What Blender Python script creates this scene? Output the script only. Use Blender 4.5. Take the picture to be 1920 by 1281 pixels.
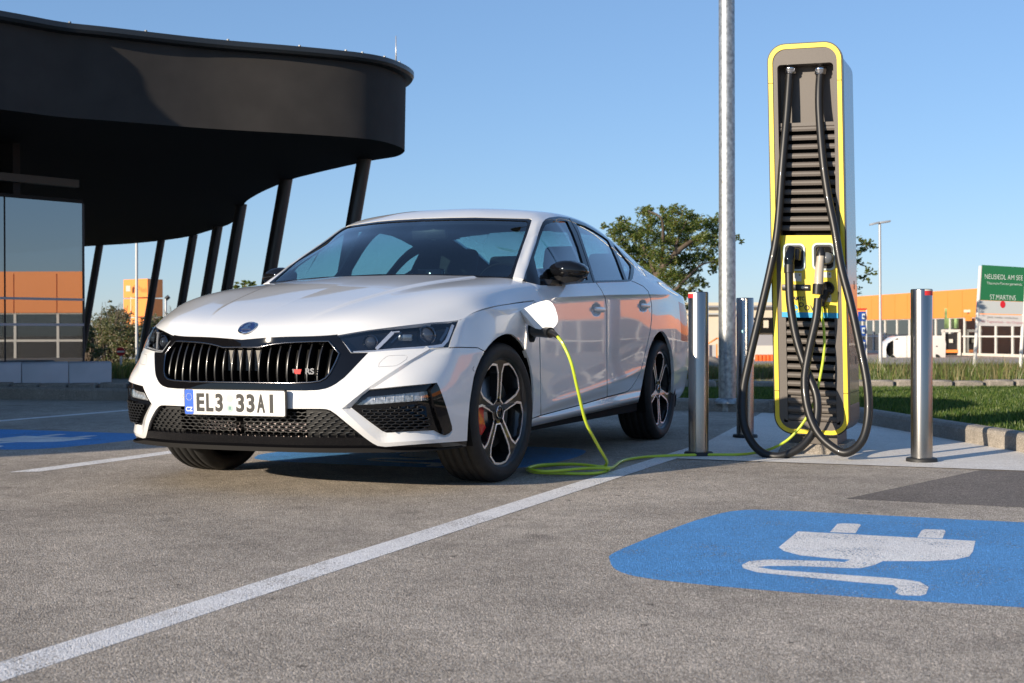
import bpy, bmesh, math, random
import numpy as np
from mathutils import Vector, Matrix, Quaternion
random.seed(7); np.random.seed(7)
sc = bpy.context.scene
for o in list(bpy.data.objects): bpy.data.objects.remove(o)
R = math.radians
# ---------------------------------------------------------------- camera
CAM = np.array([3.30254818, -5.71562028, 0.702917720]); YAW, PITCH, ROLL, FPX = -0.395447457, -0.00588016651, -0.00260952438, 2450.74476
_cy, _sy, _cp, _sp = math.cos(YAW), math.sin(YAW), math.cos(PITCH), math.sin(PITCH)
FW = np.array([_sy*_cp, _cy*_cp, _sp]); _R = np.array([_cy, -_sy, 0.]); _U = np.cross(_R, FW)
_cr, _sr = math.cos(ROLL), math.sin(ROLL); RT = _R*_cr+_U*_sr; UP = -_R*_sr+_U*_cr
cd = bpy.data.cameras.new('camera'); cam = bpy.data.objects.new('camera', cd); sc.collection.objects.link(cam)
cam.matrix_world = Matrix(((RT[0], UP[0], -FW[0], CAM[0]), (RT[1], UP[1], -FW[1], CAM[1]), (RT[2], UP[2], -FW[2], CAM[2]), (0, 0, 0, 1)))
cd.sensor_width = 36; cd.lens = 36*FPX/1920; cd.clip_start = .05; cd.clip_end = 3000
cd.dof.use_dof = True; cd.dof.focus_distance = 6.6; cd.dof.aperture_fstop = 7.1
sc.camera = cam
# ---------------------------------------------------------------- light
SUN_EL = R(15.2); SUN_DIR = np.array([-.43, -.90])/math.hypot(.43, .90)     # horizontal direction TO the sun
w = bpy.data.worlds.new('World'); sc.world = w; w.use_nodes = True
nt = w.node_tree; nt.nodes.clear()
sky = nt.nodes.new('ShaderNodeTexSky'); sky.sky_type = 'NISHITA'; sky.sun_disc = False
sky.sun_elevation = SUN_EL; sky.sun_rotation = math.atan2(SUN_DIR[0], SUN_DIR[1])
sky.air_density = 1.0; sky.dust_density = 0; sky.ozone_density = 6.0; sky.altitude = 100
bg = nt.nodes.new('ShaderNodeBackground'); bg.inputs[1].default_value = .15
wo = nt.nodes.new('ShaderNodeOutputWorld'); gm_ = nt.nodes.new('ShaderNodeGamma'); gm_.inputs[1].default_value = .65; vm_ = nt.nodes.new('ShaderNodeVectorMath'); vm_.operation = 'MULTIPLY'; vm_.inputs[1].default_value = (1.14, 1.17, 1.30)
nt.links.new(sky.outputs[0], gm_.inputs[0]); nt.links.new(gm_.outputs[0], vm_.inputs[0]); nt.links.new(vm_.outputs[0], bg.inputs[0]); nt.links.new(bg.outputs[0], wo.inputs[0])
sl = bpy.data.lights.new('sun', 'SUN'); sl.energy = 5.0; sl.angle = R(.5); sl.color = (1, .87, .70)
sun = bpy.data.objects.new('sun', sl); sc.collection.objects.link(sun)
_d = Vector((SUN_DIR[0]*math.cos(SUN_EL), SUN_DIR[1]*math.cos(SUN_EL), math.sin(SUN_EL)))
sun.rotation_euler = _d.to_track_quat('Z', 'Y').to_euler()
sc.view_settings.view_transform = 'Standard'; sc.view_settings.look = 'None'; sc.view_settings.gamma = 1
sc.view_settings.use_curve_mapping = False; sc.view_settings.exposure = .52
sc.cycles.max_bounces = 8; sc.cycles.transparent_max_bounces = 24; sc.cycles.use_denoising = True
# ---------------------------------------------------------------- maths helpers
def proj(p):
    d = np.asarray(p, float)-CAM; z = d@FW
    return np.stack([960+FPX*(d@RT)/z, 640.5-FPX*(d@UP)/z], -1)
def ray(u, v): return FW+RT*(u-960)/FPX-UP*(v-640.5)/FPX
def at(u, v, x=None, y=None, z=None, s=None):
    r = ray(u, v)
    if x is not None: t = (x-CAM[0])/r[0]
    elif y is not None: t = (y-CAM[1])/r[1]
    elif z is not None: t = (z-CAM[2])/r[2]
    else: t = s
    return CAM+t*r
def depth(x, y): return (np.asarray(x)-CAM[0])*FW[0]+(np.asarray(y)-CAM[1])*FW[1]
def hgt(x, y):
    """the site falls away gently beyond the parking bays"""
    s = np.maximum(depth(x, y), (np.asarray(x)-5)*1.3)
    a = np.clip(s-13.5, 0, 20.5)*.0224; b = np.clip(s-34, 0, 76)*.0125
    return -(a+b)
def gpt(u, s):
    """ground point at depth s under picture column u"""
    p = at(u, 640, s=s); return np.array([p[0], p[1], float(hgt(p[0], p[1]))])
# ---------------------------------------------------------------- object helpers
def link(o, parent=None):
    sc.collection.objects.link(o)
    if parent is not None: o.parent = parent
    return o
def setp(o, label=None, cat=None, group=None, kind=None):
    for k, v in (('label', label), ('category', cat), ('group', group), ('kind', kind)):
        if v: o[k] = v
    return o
def empty(name, loc, label, cat, group=None, rz=0):
    o = bpy.data.objects.new(name, None); link(o); o.location = loc; o.rotation_euler = (0, 0, rz); o.empty_display_size = .1
    return setp(o, label, cat, group)
def mesh(name, vs, fs, mat, parent=None, smooth=False, mats=None, mi=None):
    me = bpy.data.meshes.new(name); me.from_pydata([tuple(map(float, v)) for v in vs], [], [tuple(f) for f in fs]); me.update()
    for m in (mats or [mat]): me.materials.append(m)
    if mi is not None: me.polygons.foreach_set('material_index', mi)
    if smooth: me.polygons.foreach_set('use_smooth', [True]*len(me.polygons))
    o = bpy.data.objects.new(name, me); link(o, parent); return o
class B:
    """collects simple shapes, builds one mesh object"""
    def __init__(s): s.v = []; s.f = []; s.sm = []
    def add(s, v, f, smooth=False):
        n = len(s.v); s.v += [tuple(map(float, q)) for q in v]; s.f += [tuple(i+n for i in g) for g in f]; s.sm += [smooth]*len(f); return s
    def box(s, x0, x1, y0, y1, z0, z1):
        v = [(x0, y0, z0), (x1, y0, z0), (x1, y1, z0), (x0, y1, z0), (x0, y0, z1), (x1, y0, z1), (x1, y1, z1), (x0, y1, z1)]
        return s.add(v, [(0, 3, 2, 1), (4, 5, 6, 7), (0, 1, 5, 4), (1, 2, 6, 5), (2, 3, 7, 6), (3, 0, 4, 7)])
    def obox(s, c, ax, ay, az):
        c, ax, ay, az = map(np.array, (c, ax, ay, az)); v = [c+i*ax+j*ay+k*az for k in (-1, 1) for i, j in ((-1, -1), (1, -1), (1, 1), (-1, 1))]
        return s.add(v, [(0, 3, 2, 1), (4, 5, 6, 7), (0, 1, 5, 4), (1, 2, 6, 5), (2, 3, 7, 6), (3, 0, 4, 7)])
    def tube(s, pts, r, n=12, cap=True, closed=False):
        pts = [np.array(p, float) for p in pts]; m = len(pts); rr = r if hasattr(r, '__len__') else [r]*m
        up = None; rings = []
        for i, p in enumerate(pts):
            a = pts[(i-1) % m] if (closed or i) else p; b = pts[(i+1) % m] if (closed or i < m-1) else p
            t = b-a; t = t/max(1e-9, np.linalg.norm(t))
            if up is None:
                up = np.array([0, 0, 1.]) if abs(t[2]) < .9 else np.array([1., 0, 0])
            sx = np.cross(t, up); sx /= max(1e-9, np.linalg.norm(sx)); up = np.cross(sx, t)
            rings.append([p+rr[i]*(math.cos(k*2*math.pi/n)*sx+math.sin(k*2*math.pi/n)*up) for k in range(n)])
        v = [q for g in rings for q in g]; f = []
        for i in range(m if closed else m-1):
            for k in range(n):
                a = i*n+k; b = i*n+(k+1) % n; c = ((i+1) % m)*n+(k+1) % n; d = ((i+1) % m)*n+k; f.append((a, b, c, d))
        s.add(v, f, True)
        if cap and not closed: s.add(rings[0], [tuple(range(n))[::-1]]); s.add(rings[-1], [tuple(range(n))])
        return s
    def lathe(s, prof, n=32, axis='z', c=(0, 0, 0), smooth=True, a0=0, a1=2*math.pi):
        full = abs(a1-a0-2*math.pi) < 1e-6; v = []; f = []; m = n if full else n+1
        for (r, h) in prof:
            for k in range(m):
                a = a0+(a1-a0)*k/n; x, y = r*math.cos(a), r*math.sin(a)
                q = (x, y, h) if axis == 'z' else (h, x, y) if axis == 'x' else (x, h, y)
                v.append((q[0]+c[0], q[1]+c[1], q[2]+c[2]))
        for i in range(len(prof)-1):
            for k in range(n):
                b = (k+1) % m; f.append((i*m+k, i*m+b, (i+1)*m+b, (i+1)*m+k))
        return s.add(v, f, smooth)
    def prism(s, poly, o, u, v_, d, smooth=False):
        """polygon (list of 2d) in plane o+u*a+v*b, extruded by vector d (ends capped)"""
        o, u, v_, d = map(lambda q: np.array(q, float), (o, u, v_, d)); n = len(poly)
        A = [o+u*a+v_*b for a, b in poly]; Bq = [p+d for p in A]
        s.add(A+Bq, [tuple(range(n))[::-1], tuple(range(n, 2*n))]); s.add(A+Bq, [(i, (i+1) % n, n+(i+1) % n, n+i) for i in range(n)], smooth); return s
    def build(s, name, mat, parent=None, bevel=0, mx=None, fix=True, autosmooth=True, seg=2):
        me = bpy.data.meshes.new(name); v = np.array(s.v, float)
        me.from_pydata(v.tolist(), [], s.f); me.update()
        if mx is not None: me.transform(mx)
        me.polygons.foreach_set('use_smooth', s.sm)
        if fix:
            bm = bmesh.new(); bm.from_mesh(me); bmesh.ops.remove_doubles(bm, verts=bm.verts, dist=1e-5)
            bmesh.ops.recalc_face_normals(bm, faces=bm.faces)
            if bevel:
                es = [e for e in bm.edges if len(e.link_faces) == 2 and e.calc_face_angle(0) > .5]
                bmesh.ops.bevel(bm, geom=es, offset=bevel, segments=seg, profile=.5, affect='EDGES', clamp_overlap=True)
            for e in bm.edges:
                if len(e.link_faces) == 2 and e.calc_face_angle(0) > R(38): e.smooth = False
            bm.to_mesh(me); bm.free()
            if bevel: me.polygons.foreach_set('use_smooth', [True]*len(me.polygons))
        me.materials.append(mat); o = bpy.data.objects.new(name, me); link(o, parent); return o
def share(o, parent=None, mx=None, name=None):
    c = o.copy(); sc.collection.objects.link(c); c.parent = parent
    if mx is not None: c.matrix_local = mx
    return c
def text(name, s, size, mat, parent, mx, extrude=.0008, align='CENTER', xs=1.0, bold=0):
    cu = bpy.data.curves.new(name, 'FONT'); cu.body = s; cu.size = size; cu.extrude = extrude; cu.align_x = align; cu.align_y = 'CENTER'; cu.offset = bold
    o = bpy.data.objects.new(name, cu); link(o); dg = bpy.context.evaluated_depsgraph_get(); me = bpy.data.meshes.new_from_object(o.evaluated_get(dg))
    bpy.data.objects.remove(o); me.name = name
    me.transform(mx @ Matrix.Diagonal((xs, 1, 1, 1))); me.materials.clear(); me.materials.append(mat)
    o = bpy.data.objects.new(name, me); link(o, parent); return o
def frame_mx(o, u, v):
    u = Vector(u).normalized(); v = Vector(v).normalized(); n = u.cross(v)
    return Matrix(((u[0], v[0], n[0], o[0]), (u[1], v[1], n[1], o[1]), (u[2], v[2], n[2], o[2]), (0, 0, 0, 1)))
def rrect(x0, x1, y0, y1, r, n=6):
    out = []
    for cx, cy, a in ((x1-r, y1-r, 0), (x0+r, y1-r, 90), (x0+r, y0+r, 180), (x1-r, y0+r, 270)):
        for k in range(n+1): t = R(a+90*k/n); out.append((cx+r*math.cos(t), cy+r*math.sin(t)))
    return out
def crom(pts, n=8, closed=False):
    P = [np.array(p, float) for p in pts]; out = []; m = len(P)
    for i in range(m if closed else m-1):
        p0 = P[(i-1) % m] if (closed or i) else 2*P[0]-P[1]; p1 = P[i]; p2 = P[(i+1) % m]; p3 = P[(i+2) % m] if (closed or i < m-2) else 2*P[-1]-P[-2]
        for k in range(n):
            t = k/n; out.append(.5*((2*p1)+(-p0+p2)*t+(2*p0-5*p1+4*p2-p3)*t*t+(-p0+3*p1-3*p2+p3)*t**3))
    if not closed: out.append(P[-1])
    return out
# ---------------------------------------------------------------- materials
def mat(name, col, rough=.5, metal=0, coat=0, spec=.5, noise=None, bump=None, emit=None, coatr=.03, scale=None):
    m = bpy.data.materials.new(name); m.use_nodes = True; t = m.node_tree; p = t.nodes['Principled BSDF']
    p.inputs['Base Color'].default_value = (*col, 1); p.inputs['Roughness'].default_value = rough; p.inputs['Metallic'].default_value = metal
    p.inputs['Coat Weight'].default_value = coat; p.inputs['Coat Roughness'].default_value = coatr; p.inputs['Specular IOR Level'].default_value = spec
    tc = t.nodes.new('ShaderNodeTexCoord')
    if noise:       # (scale, amount, detail)
        n = t.nodes.new('ShaderNodeTexNoise'); n.inputs['Scale'].default_value = noise[0]; n.inputs['Detail'].default_value = noise[2] if len(noise) > 2 else 5
        t.links.new(tc.outputs['Object'], n.inputs['Vector'])
        r = t.nodes.new('ShaderNodeMapRange'); r.inputs[1].default_value = .3; r.inputs[2].default_value = .7; r.inputs[3].default_value = 1-noise[1]; r.inputs[4].default_value = 1+noise[1]
        t.links.new(n.outputs[0], r.inputs[0])
        x = t.nodes.new('ShaderNodeVectorMath'); x.operation = 'SCALE'; x.inputs[0].default_value = col; t.links.new(r.outputs[0], x.inputs['Scale']); t.links.new(x.outputs[0], p.inputs['Base Color'])
        m['n'] = 1
    if bump:        # (scale, strength, distance)
        n = t.nodes.new('ShaderNodeTexNoise'); n.inputs['Scale'].default_value = bump[0]; n.inputs['Detail'].default_value = 4
        t.links.new(tc.outputs['Object'], n.inputs['Vector']); b = t.nodes.new('ShaderNodeBump'); b.inputs['Strength'].default_value = bump[1]; b.inputs['Distance'].default_value = bump[2]
        t.links.new(n.outputs[0], b.inputs['Height']); t.links.new(b.outputs[0], p.inputs['Normal'])
    if emit: p.inputs['Emission Color'].default_value = (*emit[0], 1); p.inputs['Emission Strength'].default_value = emit[1]
    return m
def glass(name, tint, refl=1.0, base=.04, rough=0.0):
    """thin sheet of tinted glass: reflection by fresnel, the rest tinted and let through"""
    m = bpy.data.materials.new(name); m.use_nodes = True; t = m.node_tree; t.nodes.clear()
    o = t.nodes.new('ShaderNodeOutputMaterial'); mx = t.nodes.new('ShaderNodeMixShader'); tr = t.nodes.new('ShaderNodeBsdfTransparent'); gl = t.nodes.new('ShaderNodeBsdfGlossy')
    tr.inputs[0].default_value = (*tint, 1); gl.inputs['Roughness'].default_value = rough; gl.inputs[0].default_value = (refl, refl, refl, 1)
    fr = t.nodes.new('ShaderNodeFresnel'); ge = t.nodes.new('ShaderNodeNewGeometry'); io = t.nodes.new('ShaderNodeMath'); io.operation = 'MULTIPLY_ADD'; io.inputs[1].default_value = -.8621; io.inputs[2].default_value = 1.52; t.links.new(ge.outputs['Backfacing'], io.inputs[0]); t.links.new(io.outputs[0], fr.inputs[0])
    ad = t.nodes.new('ShaderNodeMath'); ad.operation = 'MULTIPLY_ADD'; ad.inputs[1].default_value = 1.7; ad.inputs[2].default_value = base-.04; ad.use_clamp = True
    t.links.new(fr.outputs[0], ad.inputs[0]); t.links.new(ad.outputs[0], mx.inputs[0]); t.links.new(tr.outputs[0], mx.inputs[1]); t.links.new(gl.outputs[0], mx.inputs[2]); t.links.new(mx.outputs[0], o.inputs[0])
    return m
M = {}
M['paint'] = mat('white_paint', (.72, .72, .71), .30, 0, 1.0, .5)
M['gloss'] = mat('gloss_black', (.005, .005, .006), .3, 0, .9, 0)
M['satin'] = mat('satin_black', (.012, .012, .013), .38, 0, 0, .4, bump=(180, .08, .001))
M['plastic'] = mat('black_plastic', (.02, .02, .02), .55, 0, 0, .4, bump=(400, .1, .0005))
M['dark'] = mat('deep_dark', (.004, .004, .004), .8, 0, 0, .2)
M['chrome'] = mat('chrome', (.62, .62, .64), .12, 1)
M['dchrome'] = mat('dark_chrome', (.20, .20, .21), .16, 1)
M['rim'] = mat('anthracite_rim', (.014, .0145, .016), .32, .3, .6)
M['rimcut'] = mat('turned_rim_edge', (.92, .92, .93), .42, 1)
M['tyre'] = mat('tyre_rubber', (.016, .016, .016), .62, 0, 0, .35, noise=(30, .25), bump=(90, .15, .001))
M['disc'] = mat('brake_disc', (.25, .24, .23), .35, 1)
M['red'] = mat('red_lacquer', (.55, .012, .01), .3, 0, .6)
M['lens'] = glass('lamp_lens', (.93, .94, .96), 1, .05)
M['ws'] = glass('windscreen_glass', (.50, .68, .72), 1.0, .06)
M['pane'] = glass('side_glass', (.46, .72, .76), 1.0, .06)
M['interior'] = mat('interior_fabric', (.016, .017, .02), .8, 0, 0, .3, noise=(40, .3))
M['headliner'] = mat('interior_light', (.10, .10, .10), .9)
M['platewhite'] = mat('plate_white', (.74, .73, .70), .4)
M['plateblue'] = mat('plate_blue', (.01, .10, .55), .4)
M["ink"] = mat('black_ink', (.012, .012, .012), .5)
M['blueemb'] = mat('badge_blue', (.008, .02, .10), .15, 0, 1)
M['orange'] = mat('orange_lacquer', (.8, .2, .02), .35)
# ================================================================ CAR
from mathutils.bvhtree import BVHTree
def natspline(x, Y, q):
    """natural cubic spline through rows Y[k] at x[k], evaluated at q"""
    x = np.array(x, float); Y = np.array(Y, float); sh = Y.shape[1:]; Y = Y.reshape(len(x), -1); n = len(x); h = np.diff(x)
    A = np.zeros((n, n)); D = np.zeros_like(Y); A[0, 0] = A[-1, -1] = 1
    for i in range(1, n-1):
        A[i, i-1] = h[i-1]; A[i, i] = 2*(h[i-1]+h[i]); A[i, i+1] = h[i]; D[i] = 6*((Y[i+1]-Y[i])/h[i]-(Y[i]-Y[i-1])/h[i-1])
    m = np.linalg.solve(A, D); q = np.array(q, float); k = np.clip(np.searchsorted(x, q)-1, 0, n-2); hk = h[k][:, None]
    a = (x[k+1][:, None]-q[:, None])/hk; b = 1-a
    out = a*Y[k]+b*Y[k+1]+((a**3-a)*m[k]+(b**3-b)*m[k+1])*hk**2/6
    return out.reshape((len(q),)+sh)
def akima(x, Y, q):
    x = np.array(x, float); Y = np.array(Y, float); sh = Y.shape[1:]; Y = Y.reshape(len(x), -1); n = len(x)
    m = np.diff(Y, axis=0)/np.diff(x)[:, None]
    m = np.vstack([3*m[0]-2*m[1], 2*m[0]-m[1], m, 2*m[-1]-m[-2], 3*m[-1]-2*m[-2]])
    w1 = np.abs(m[3:]-m[2:-1]); w2 = np.abs(m[1:-2]-m[:-3]); s = w1+w2
    t = np.where(s > 1e-9, (w1[:n]*m[1:n+1]+w2[:n]*m[2:n+2])/np.maximum(s, 1e-9), .5*(m[1:n+1]+m[2:n+2]))
    q = np.array(q, float); k = np.clip(np.searchsorted(x, q)-1, 0, n-2); h = np.diff(x)[k][:, None]; u = ((q-x[k])/np.diff(x)[k])[:, None]
    out = (2*u**3-3*u**2+1)*Y[k]+(u**3-2*u**2+u)*h*t[k]+(-2*u**3+3*u**2)*Y[k+1]+(u**3-u**2)*h*t[k+1]
    return out.reshape((len(q),)+sh)
def lin(pts):
    xs = [p[0] for p in pts]; ys = [p[1] for p in pts]; return lambda q: float(np.interp(q, xs, ys))
# ---- lower body: ribs at stations t (t runs from the front centre round the side to the rear centre)
ribs = []
FZ = [.20, .265, .33, .40, .425, .50, .60, .645]
def frib(t, tab, G):
    zs = [r[0] for r in tab]; XY = np.array([r[1:] for r in tab]); out = []
    top = G[2]; lev = FZ+[max(.66, top-.03)]
    q = akima(zs, XY, lev)
    for z, (x, y) in zip(lev, q): out.append((x, y, z))
    out.append(G); ribs.append((t, out))
frib(0,    [(.19, 0, -.875), (.265, 0, -.905), (.33, 0, -.915), (.41, 0, -.918), (.50, 0, -.913), (.60, 0, -.900), (.66, 0, -.888), (.70, 0, -.875)], (0, -.882, .681))
frib(.22,  [(.19, .22, -.87), (.265, .22, -.898), (.33, .22, -.908), (.41, .22, -.911), (.50, .22, -.905), (.60, .22, -.888), (.66, .22, -.872), (.70, .22, -.86)], (.215, -.866, .694))
frib(.43,  [(.19, .43, -.83), (.265, .43, -.862), (.33, .43, -.880), (.41, .43, -.887), (.50, .43, -.872), (.60, .43, -.835), (.66, .43, -.808), (.70, .43, -.792)], (.431, -.791, .703))
frib(.62,  [(.19, .62, -.745), (.265, .62, -.782), (.33, .62, -.805), (.41, .62, -.812), (.50, .615, -.792), (.60, .61, -.745), (.66, .60, -.712), (.74, .60, -.675)], (.600, -.672, .735))
frib(.80,  [(.19, .745, -.65), (.265, .755, -.685), (.33, .76, -.705), (.41, .762, -.712), (.50, .755, -.700), (.60, .735, -.645), (.66, .725, -.615), (.75, .715, -.57)], (.715, -.545, .752))
frib(.93,  [(.19, .808, -.555), (.265, .82, -.578), (.33, .826, -.594), (.41, .828, -.600), (.50, .824, -.592), (.60, .822, -.537), (.66, .822, -.495), (.76, .81, -.42)], (.806, -.412, .762))
frib(1.08, [(.19, .838, -.44), (.265, .850, -.45), (.33, .856, -.458), (.41, .859, -.462), (.50, .858, -.455), (.60, .859, -.425), (.66, .857, -.395), (.77, .84, -.335)], (.835, -.325, .785))
frib(1.25, [(.19, .862, -.30), (.265, .874, -.30), (.33, .880, -.30), (.41, .884, -.30), (.50, .886, -.30), (.60, .888, -.285), (.66, .886, -.27), (.78, .865, -.245)], (.853, -.235, .813))
VREF = {}
cz = lin([(.415, .291), (.94, .311), (1.46, .338), (1.85, .349), (2.2, .355)]); dz = lin([(.44, .341), (1.08, .380), (1.55, .419), (2.11, .472), (2.6, .51)])
def srib(y, xr, dx, G, cre=1, zl=None):
    zA = .232+.018*(y-.39)
    z = zl or [zA, zA+.035, cz(y), dz(y), dz(y)+.025, dz(y)+.13, .68, .795, G[2]-.032]
    ribs.append((y+1.53, [(xr+d, y, zz) for d, zz in zip(dx, z)]+[(G[0], y, G[2])]))
fl = [.22, .26, .33, .40, .425, .53, .66, .76]
srib(0.0, .900, [-.02, -.01, 0, .001, .001, .003, .004, -.004, -.018], (.863, 0, .841), zl=fl+[.812])
srib(.40, .897, [-.052, -.014, -.012, -.003, -.003, -.003, -.001, -.003, -.012], (.869, 0, .873), zl=[.232, .267, .30, .345, .375, .48, .64, .77, .845])
srib(.60, .897, [-.054, -.012, -.021, .000, -.0025, -.0055, -.005, -.006, -.009], (.888, 0, .888))
srib(.95, .898, [-.055, -.012, -.022, .001, -.0025, -.0065, -.006, -.007, -.0075], (.898, 0, .904))
srib(1.45, .900, [-.055, -.012, -.022, .001, -.0025, -.0065, -.006, -.007, -.0075], (.900, 0, .925))
srib(2.0, .901, [-.055, -.012, -.022, .001, -.0025, -.0065, -.005, -.006, -.0075], (.900, 0, .943))
srib(2.3, .903, [-.050, -.012, -.020, -.001, -.002, -.003, -.001, -.003, -.0085], (.899, 0, .952))
srib(2.69, .905, [-.03, -.01, -.004, .000, .000, .002, .003, -.001, -.013], (.893, 0, .961), zl=[.26, .30, .355, .42, .45, .56, .69, .82, .93])
srib(3.1, .893, [-.05, -.02, -.01, -.004, .000, .002, .002, -.006, -.018], (.868, 0, .966), zl=[.25, .30, .355, .42, .45, .56, .69, .82, .935])
srib(3.42, .855, [-.06, -.03, -.015, -.004, .000, .004, .002, -.012, -.028], (.818, 0, .962), zl=[.25, .30, .355, .42, .45, .56, .69, .82, .93])
for t, x, y in ((5.25, .64, 3.66), (5.55, .33, 3.755), (5.9, 0, 3.78)):
    ribs.append((t, [(x*.97, y-.06, .25), (x, y-.02, .30), (x, y, .355), (x, y+.005, .42), (x, y+.005, .45), (x, y, .56), (x*.99, y-.04, .69), (x*.98, y-.06, .82), (x*.97, y-.02, .93), (x*.96, y-.01, .965)]))
tk = [r[0] for r in ribs]; RB = np.array([r[1] for r in ribs])
TQ = np.unique(np.round(np.concatenate([np.arange(0, 1.3, .015), np.arange(1.3, 5.0, .022), np.arange(2.66, 3.02, .009), np.arange(3.55, 3.90, .009), np.arange(5.0, 5.901, .04)]), 4))
VP = [.2, .25, .32, .39, .415, .51, .65, .77, .87, .91]
VQ = np.unique(np.concatenate([np.linspace(.2, .91, 50), np.linspace(.76, .91, 20), [.38, .385, .39, .395, .4, .405]]))
GL = natspline(tk, RB, TQ)                                    # (nt, 10, 3)
LG = np.transpose(akima(VP, np.transpose(GL, (1, 0, 2)), VQ), (1, 0, 2))   # (nt, nv, 3)
for yc, zc in ((1.30, .838), (2.19, .876)):                  # bowls behind the door handles
    q = ((LG[..., 1]-yc)/.085)**2+((LG[..., 2]-zc)/.036)**2; LG[..., 0] -= .020*np.clip(1-q, 0, 1)**.75*(LG[..., 0] > .8)
GEDGE = LG[:, -1, :]
# ---- bonnet: rows front -> cowl, columns centre -> side
hw = [0, .22, .45, .70, .82, .92, 1]
HR = [(0,   [(0, -.882, .681), (.215, -.866, .694), (.431, -.791, .703), (.600, -.672, .735), (.715, -.545, .752), (.770, -.470, .759), (.806, -.412, .762)]),
      (.09, [(0, -.846, .722), (.20, -.83, .731), (.41, -.758, .745), (.59, -.632, .772), (.705, -.505, .784), (.772, -.415, .788), (.822, -.345, .783)]),
      (.27, [(0, -.70, .788), (.20, -.685, .796), (.42, -.615, .812), (.60, -.47, .836), (.715, -.36, .846), (.795, -.285, .838), (.852, -.235, .813)]),
      (.52, [(0, -.33, .880), (.21, -.32, .885), (.44, -.27, .894), (.645, -.19, .908), (.745, -.13, .903), (.815, -.075, .882), (.864, -.02, .840)]),
      (.77, [(0, .02, .951), (.23, .03, .953), (.46, .07, .953), (.685, .13, .952), (.775, .17, .938), (.830, .21, .909), (.868, .24, .862)]),
      (1,   [(0, .33, 1.000), (.24, .355, 1.000), (.49, .42, .994), (.715, .478, .988), (.795, .488, .966), (.843, .495, .930), (.876, .50, .880)])]
HQ = np.concatenate([np.linspace(0, .2, 16), np.linspace(.2, 1, 46)[1:]]); WQ = np.unique(np.round(np.concatenate([np.linspace(0, 1, 60), np.linspace(.22, .72, 90)]), 4))
G1 = natspline([r[0] for r in HR], np.array([r[1] for r in HR]), HQ)
HG = np.transpose(natspline(hw, np.transpose(G1, (1, 0, 2)), WQ), (1, 0, 2))
xl = np.interp(HG[..., 1], [-.85, -.6, .45], [.24, .315, .545]); fade = np.clip((HG[..., 1]+.84)/.35, 0, 1)
HG[..., 2] += .009*fade/(1+np.exp(np.clip((HG[..., 0]-xl)/.005, -30, 30)))
# snap the outer column and the front row to the rail of the lower body
sel = TQ < 2.3; gy = GEDGE[sel][:, 1]; gsel = GEDGE[sel]; side = TQ[sel] > .92
def edge_at_y(y):
    e = gsel[side]; return np.array([np.interp(y, e[:, 1], e[:, 0]), y, np.interp(y, e[:, 1], e[:, 2])])
for i in range(len(HQ)):
    tgt = edge_at_y(max(HG[i, -1, 1], gsel[side][0, 1])); d = tgt-HG[i, -1]
    for j in range(len(WQ)): HG[i, j] += d*np.clip((WQ[j]-.75)/.25, 0, 1)**2
fr = gsel[~side]
for j in range(len(WQ)):
    x = HG[0, j, 0]
    if x < fr[-1, 0]:
        tgt = np.array([x, np.interp(x, fr[:, 0], fr[:, 1]), np.interp(x, fr[:, 0], fr[:, 2])]); d = tgt-HG[0, j]
        for i in range(12): HG[i, j] += d*max(0, 1-HQ[i]/.09)
# ---- cabin: ribs s, from the shoulder line up to the roof centre
CR = [  # G        belt            cant rail        glass/roof edge   mid              centre
 (0,  (.876, .50, .880), (.846, .49, .930), (.790, .485, .972), (.738, .458, .990), (.38, .385, .995), (0, .345, .995)),
 (1,  (.893, .75, .896), (.862, .72, .945), (.723, .755, 1.138), (.684, .685, 1.130), (.37, .59, 1.165), (0, .55, 1.17)),
 (2,  (.898, 1.00, .906), (.868, 1.0, .966), (.673, .972, 1.256), (.633, .900, 1.248), (.34, .785, 1.275), (0, .75, 1.282)),
 (3,  (.899, 1.25, .917), (.868, 1.24, .978), (.643, 1.135, 1.342), (.589, 1.080, 1.348), (.31, .985, 1.372), (0, .955, 1.376)),
 (3.45, (.8995, 1.35, .921), (.868, 1.34, .984), (.640, 1.26, 1.366), (.573, 1.205, 1.387), (.30, 1.13, 1.413), (0, 1.10, 1.418)),
 (4.2, (.900, 1.53, .928), (.868, 1.53, .993), (.638, 1.48, 1.386), (.560, 1.46, 1.414), (.29, 1.42, 1.438), (0, 1.41, 1.444)),
 (5,  (.900, 1.80, .937), (.867, 1.80, 1.004), (.641, 1.76, 1.378), (.556, 1.77, 1.414), (.29, 1.75, 1.442), (0, 1.75, 1.449)),
 (6,  (.900, 2.10, .946), (.864, 2.10, 1.016), (.653, 2.06, 1.338), (.558, 2.12, 1.389), (.29, 2.15, 1.424), (0, 2.15, 1.432)),
 (7,  (.897, 2.45, .955), (.854, 2.45, 1.026), (.688, 2.39, 1.248), (.565, 2.47, 1.330), (.30, 2.53, 1.378), (0, 2.55, 1.388)),
 (8,  (.889, 2.80, .963), (.838, 2.80, 1.026), (.733, 2.72, 1.142), (.580, 2.82, 1.246), (.31, 2.90, 1.305), (0, 2.93, 1.318)),
 (9,  (.864, 3.12, .966), (.812, 3.12, 1.012), (.750, 3.08, 1.073), (.600, 3.16, 1.148), (.32, 3.26, 1.205), (0, 3.29, 1.215)),
 (10, (.812, 3.43, .962), (.766, 3.43, .995), (.715, 3.44, 1.023), (.600, 3.50, 1.058), (.33, 3.58, 1.09), (0, 3.60, 1.10)),
 (11, (.64, 3.655, .965), (.62, 3.655, .995), (.60, 3.66, 1.010), (.52, 3.69, 1.022), (.30, 3.74, 1.04), (0, 3.76, 1.045))]
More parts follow.
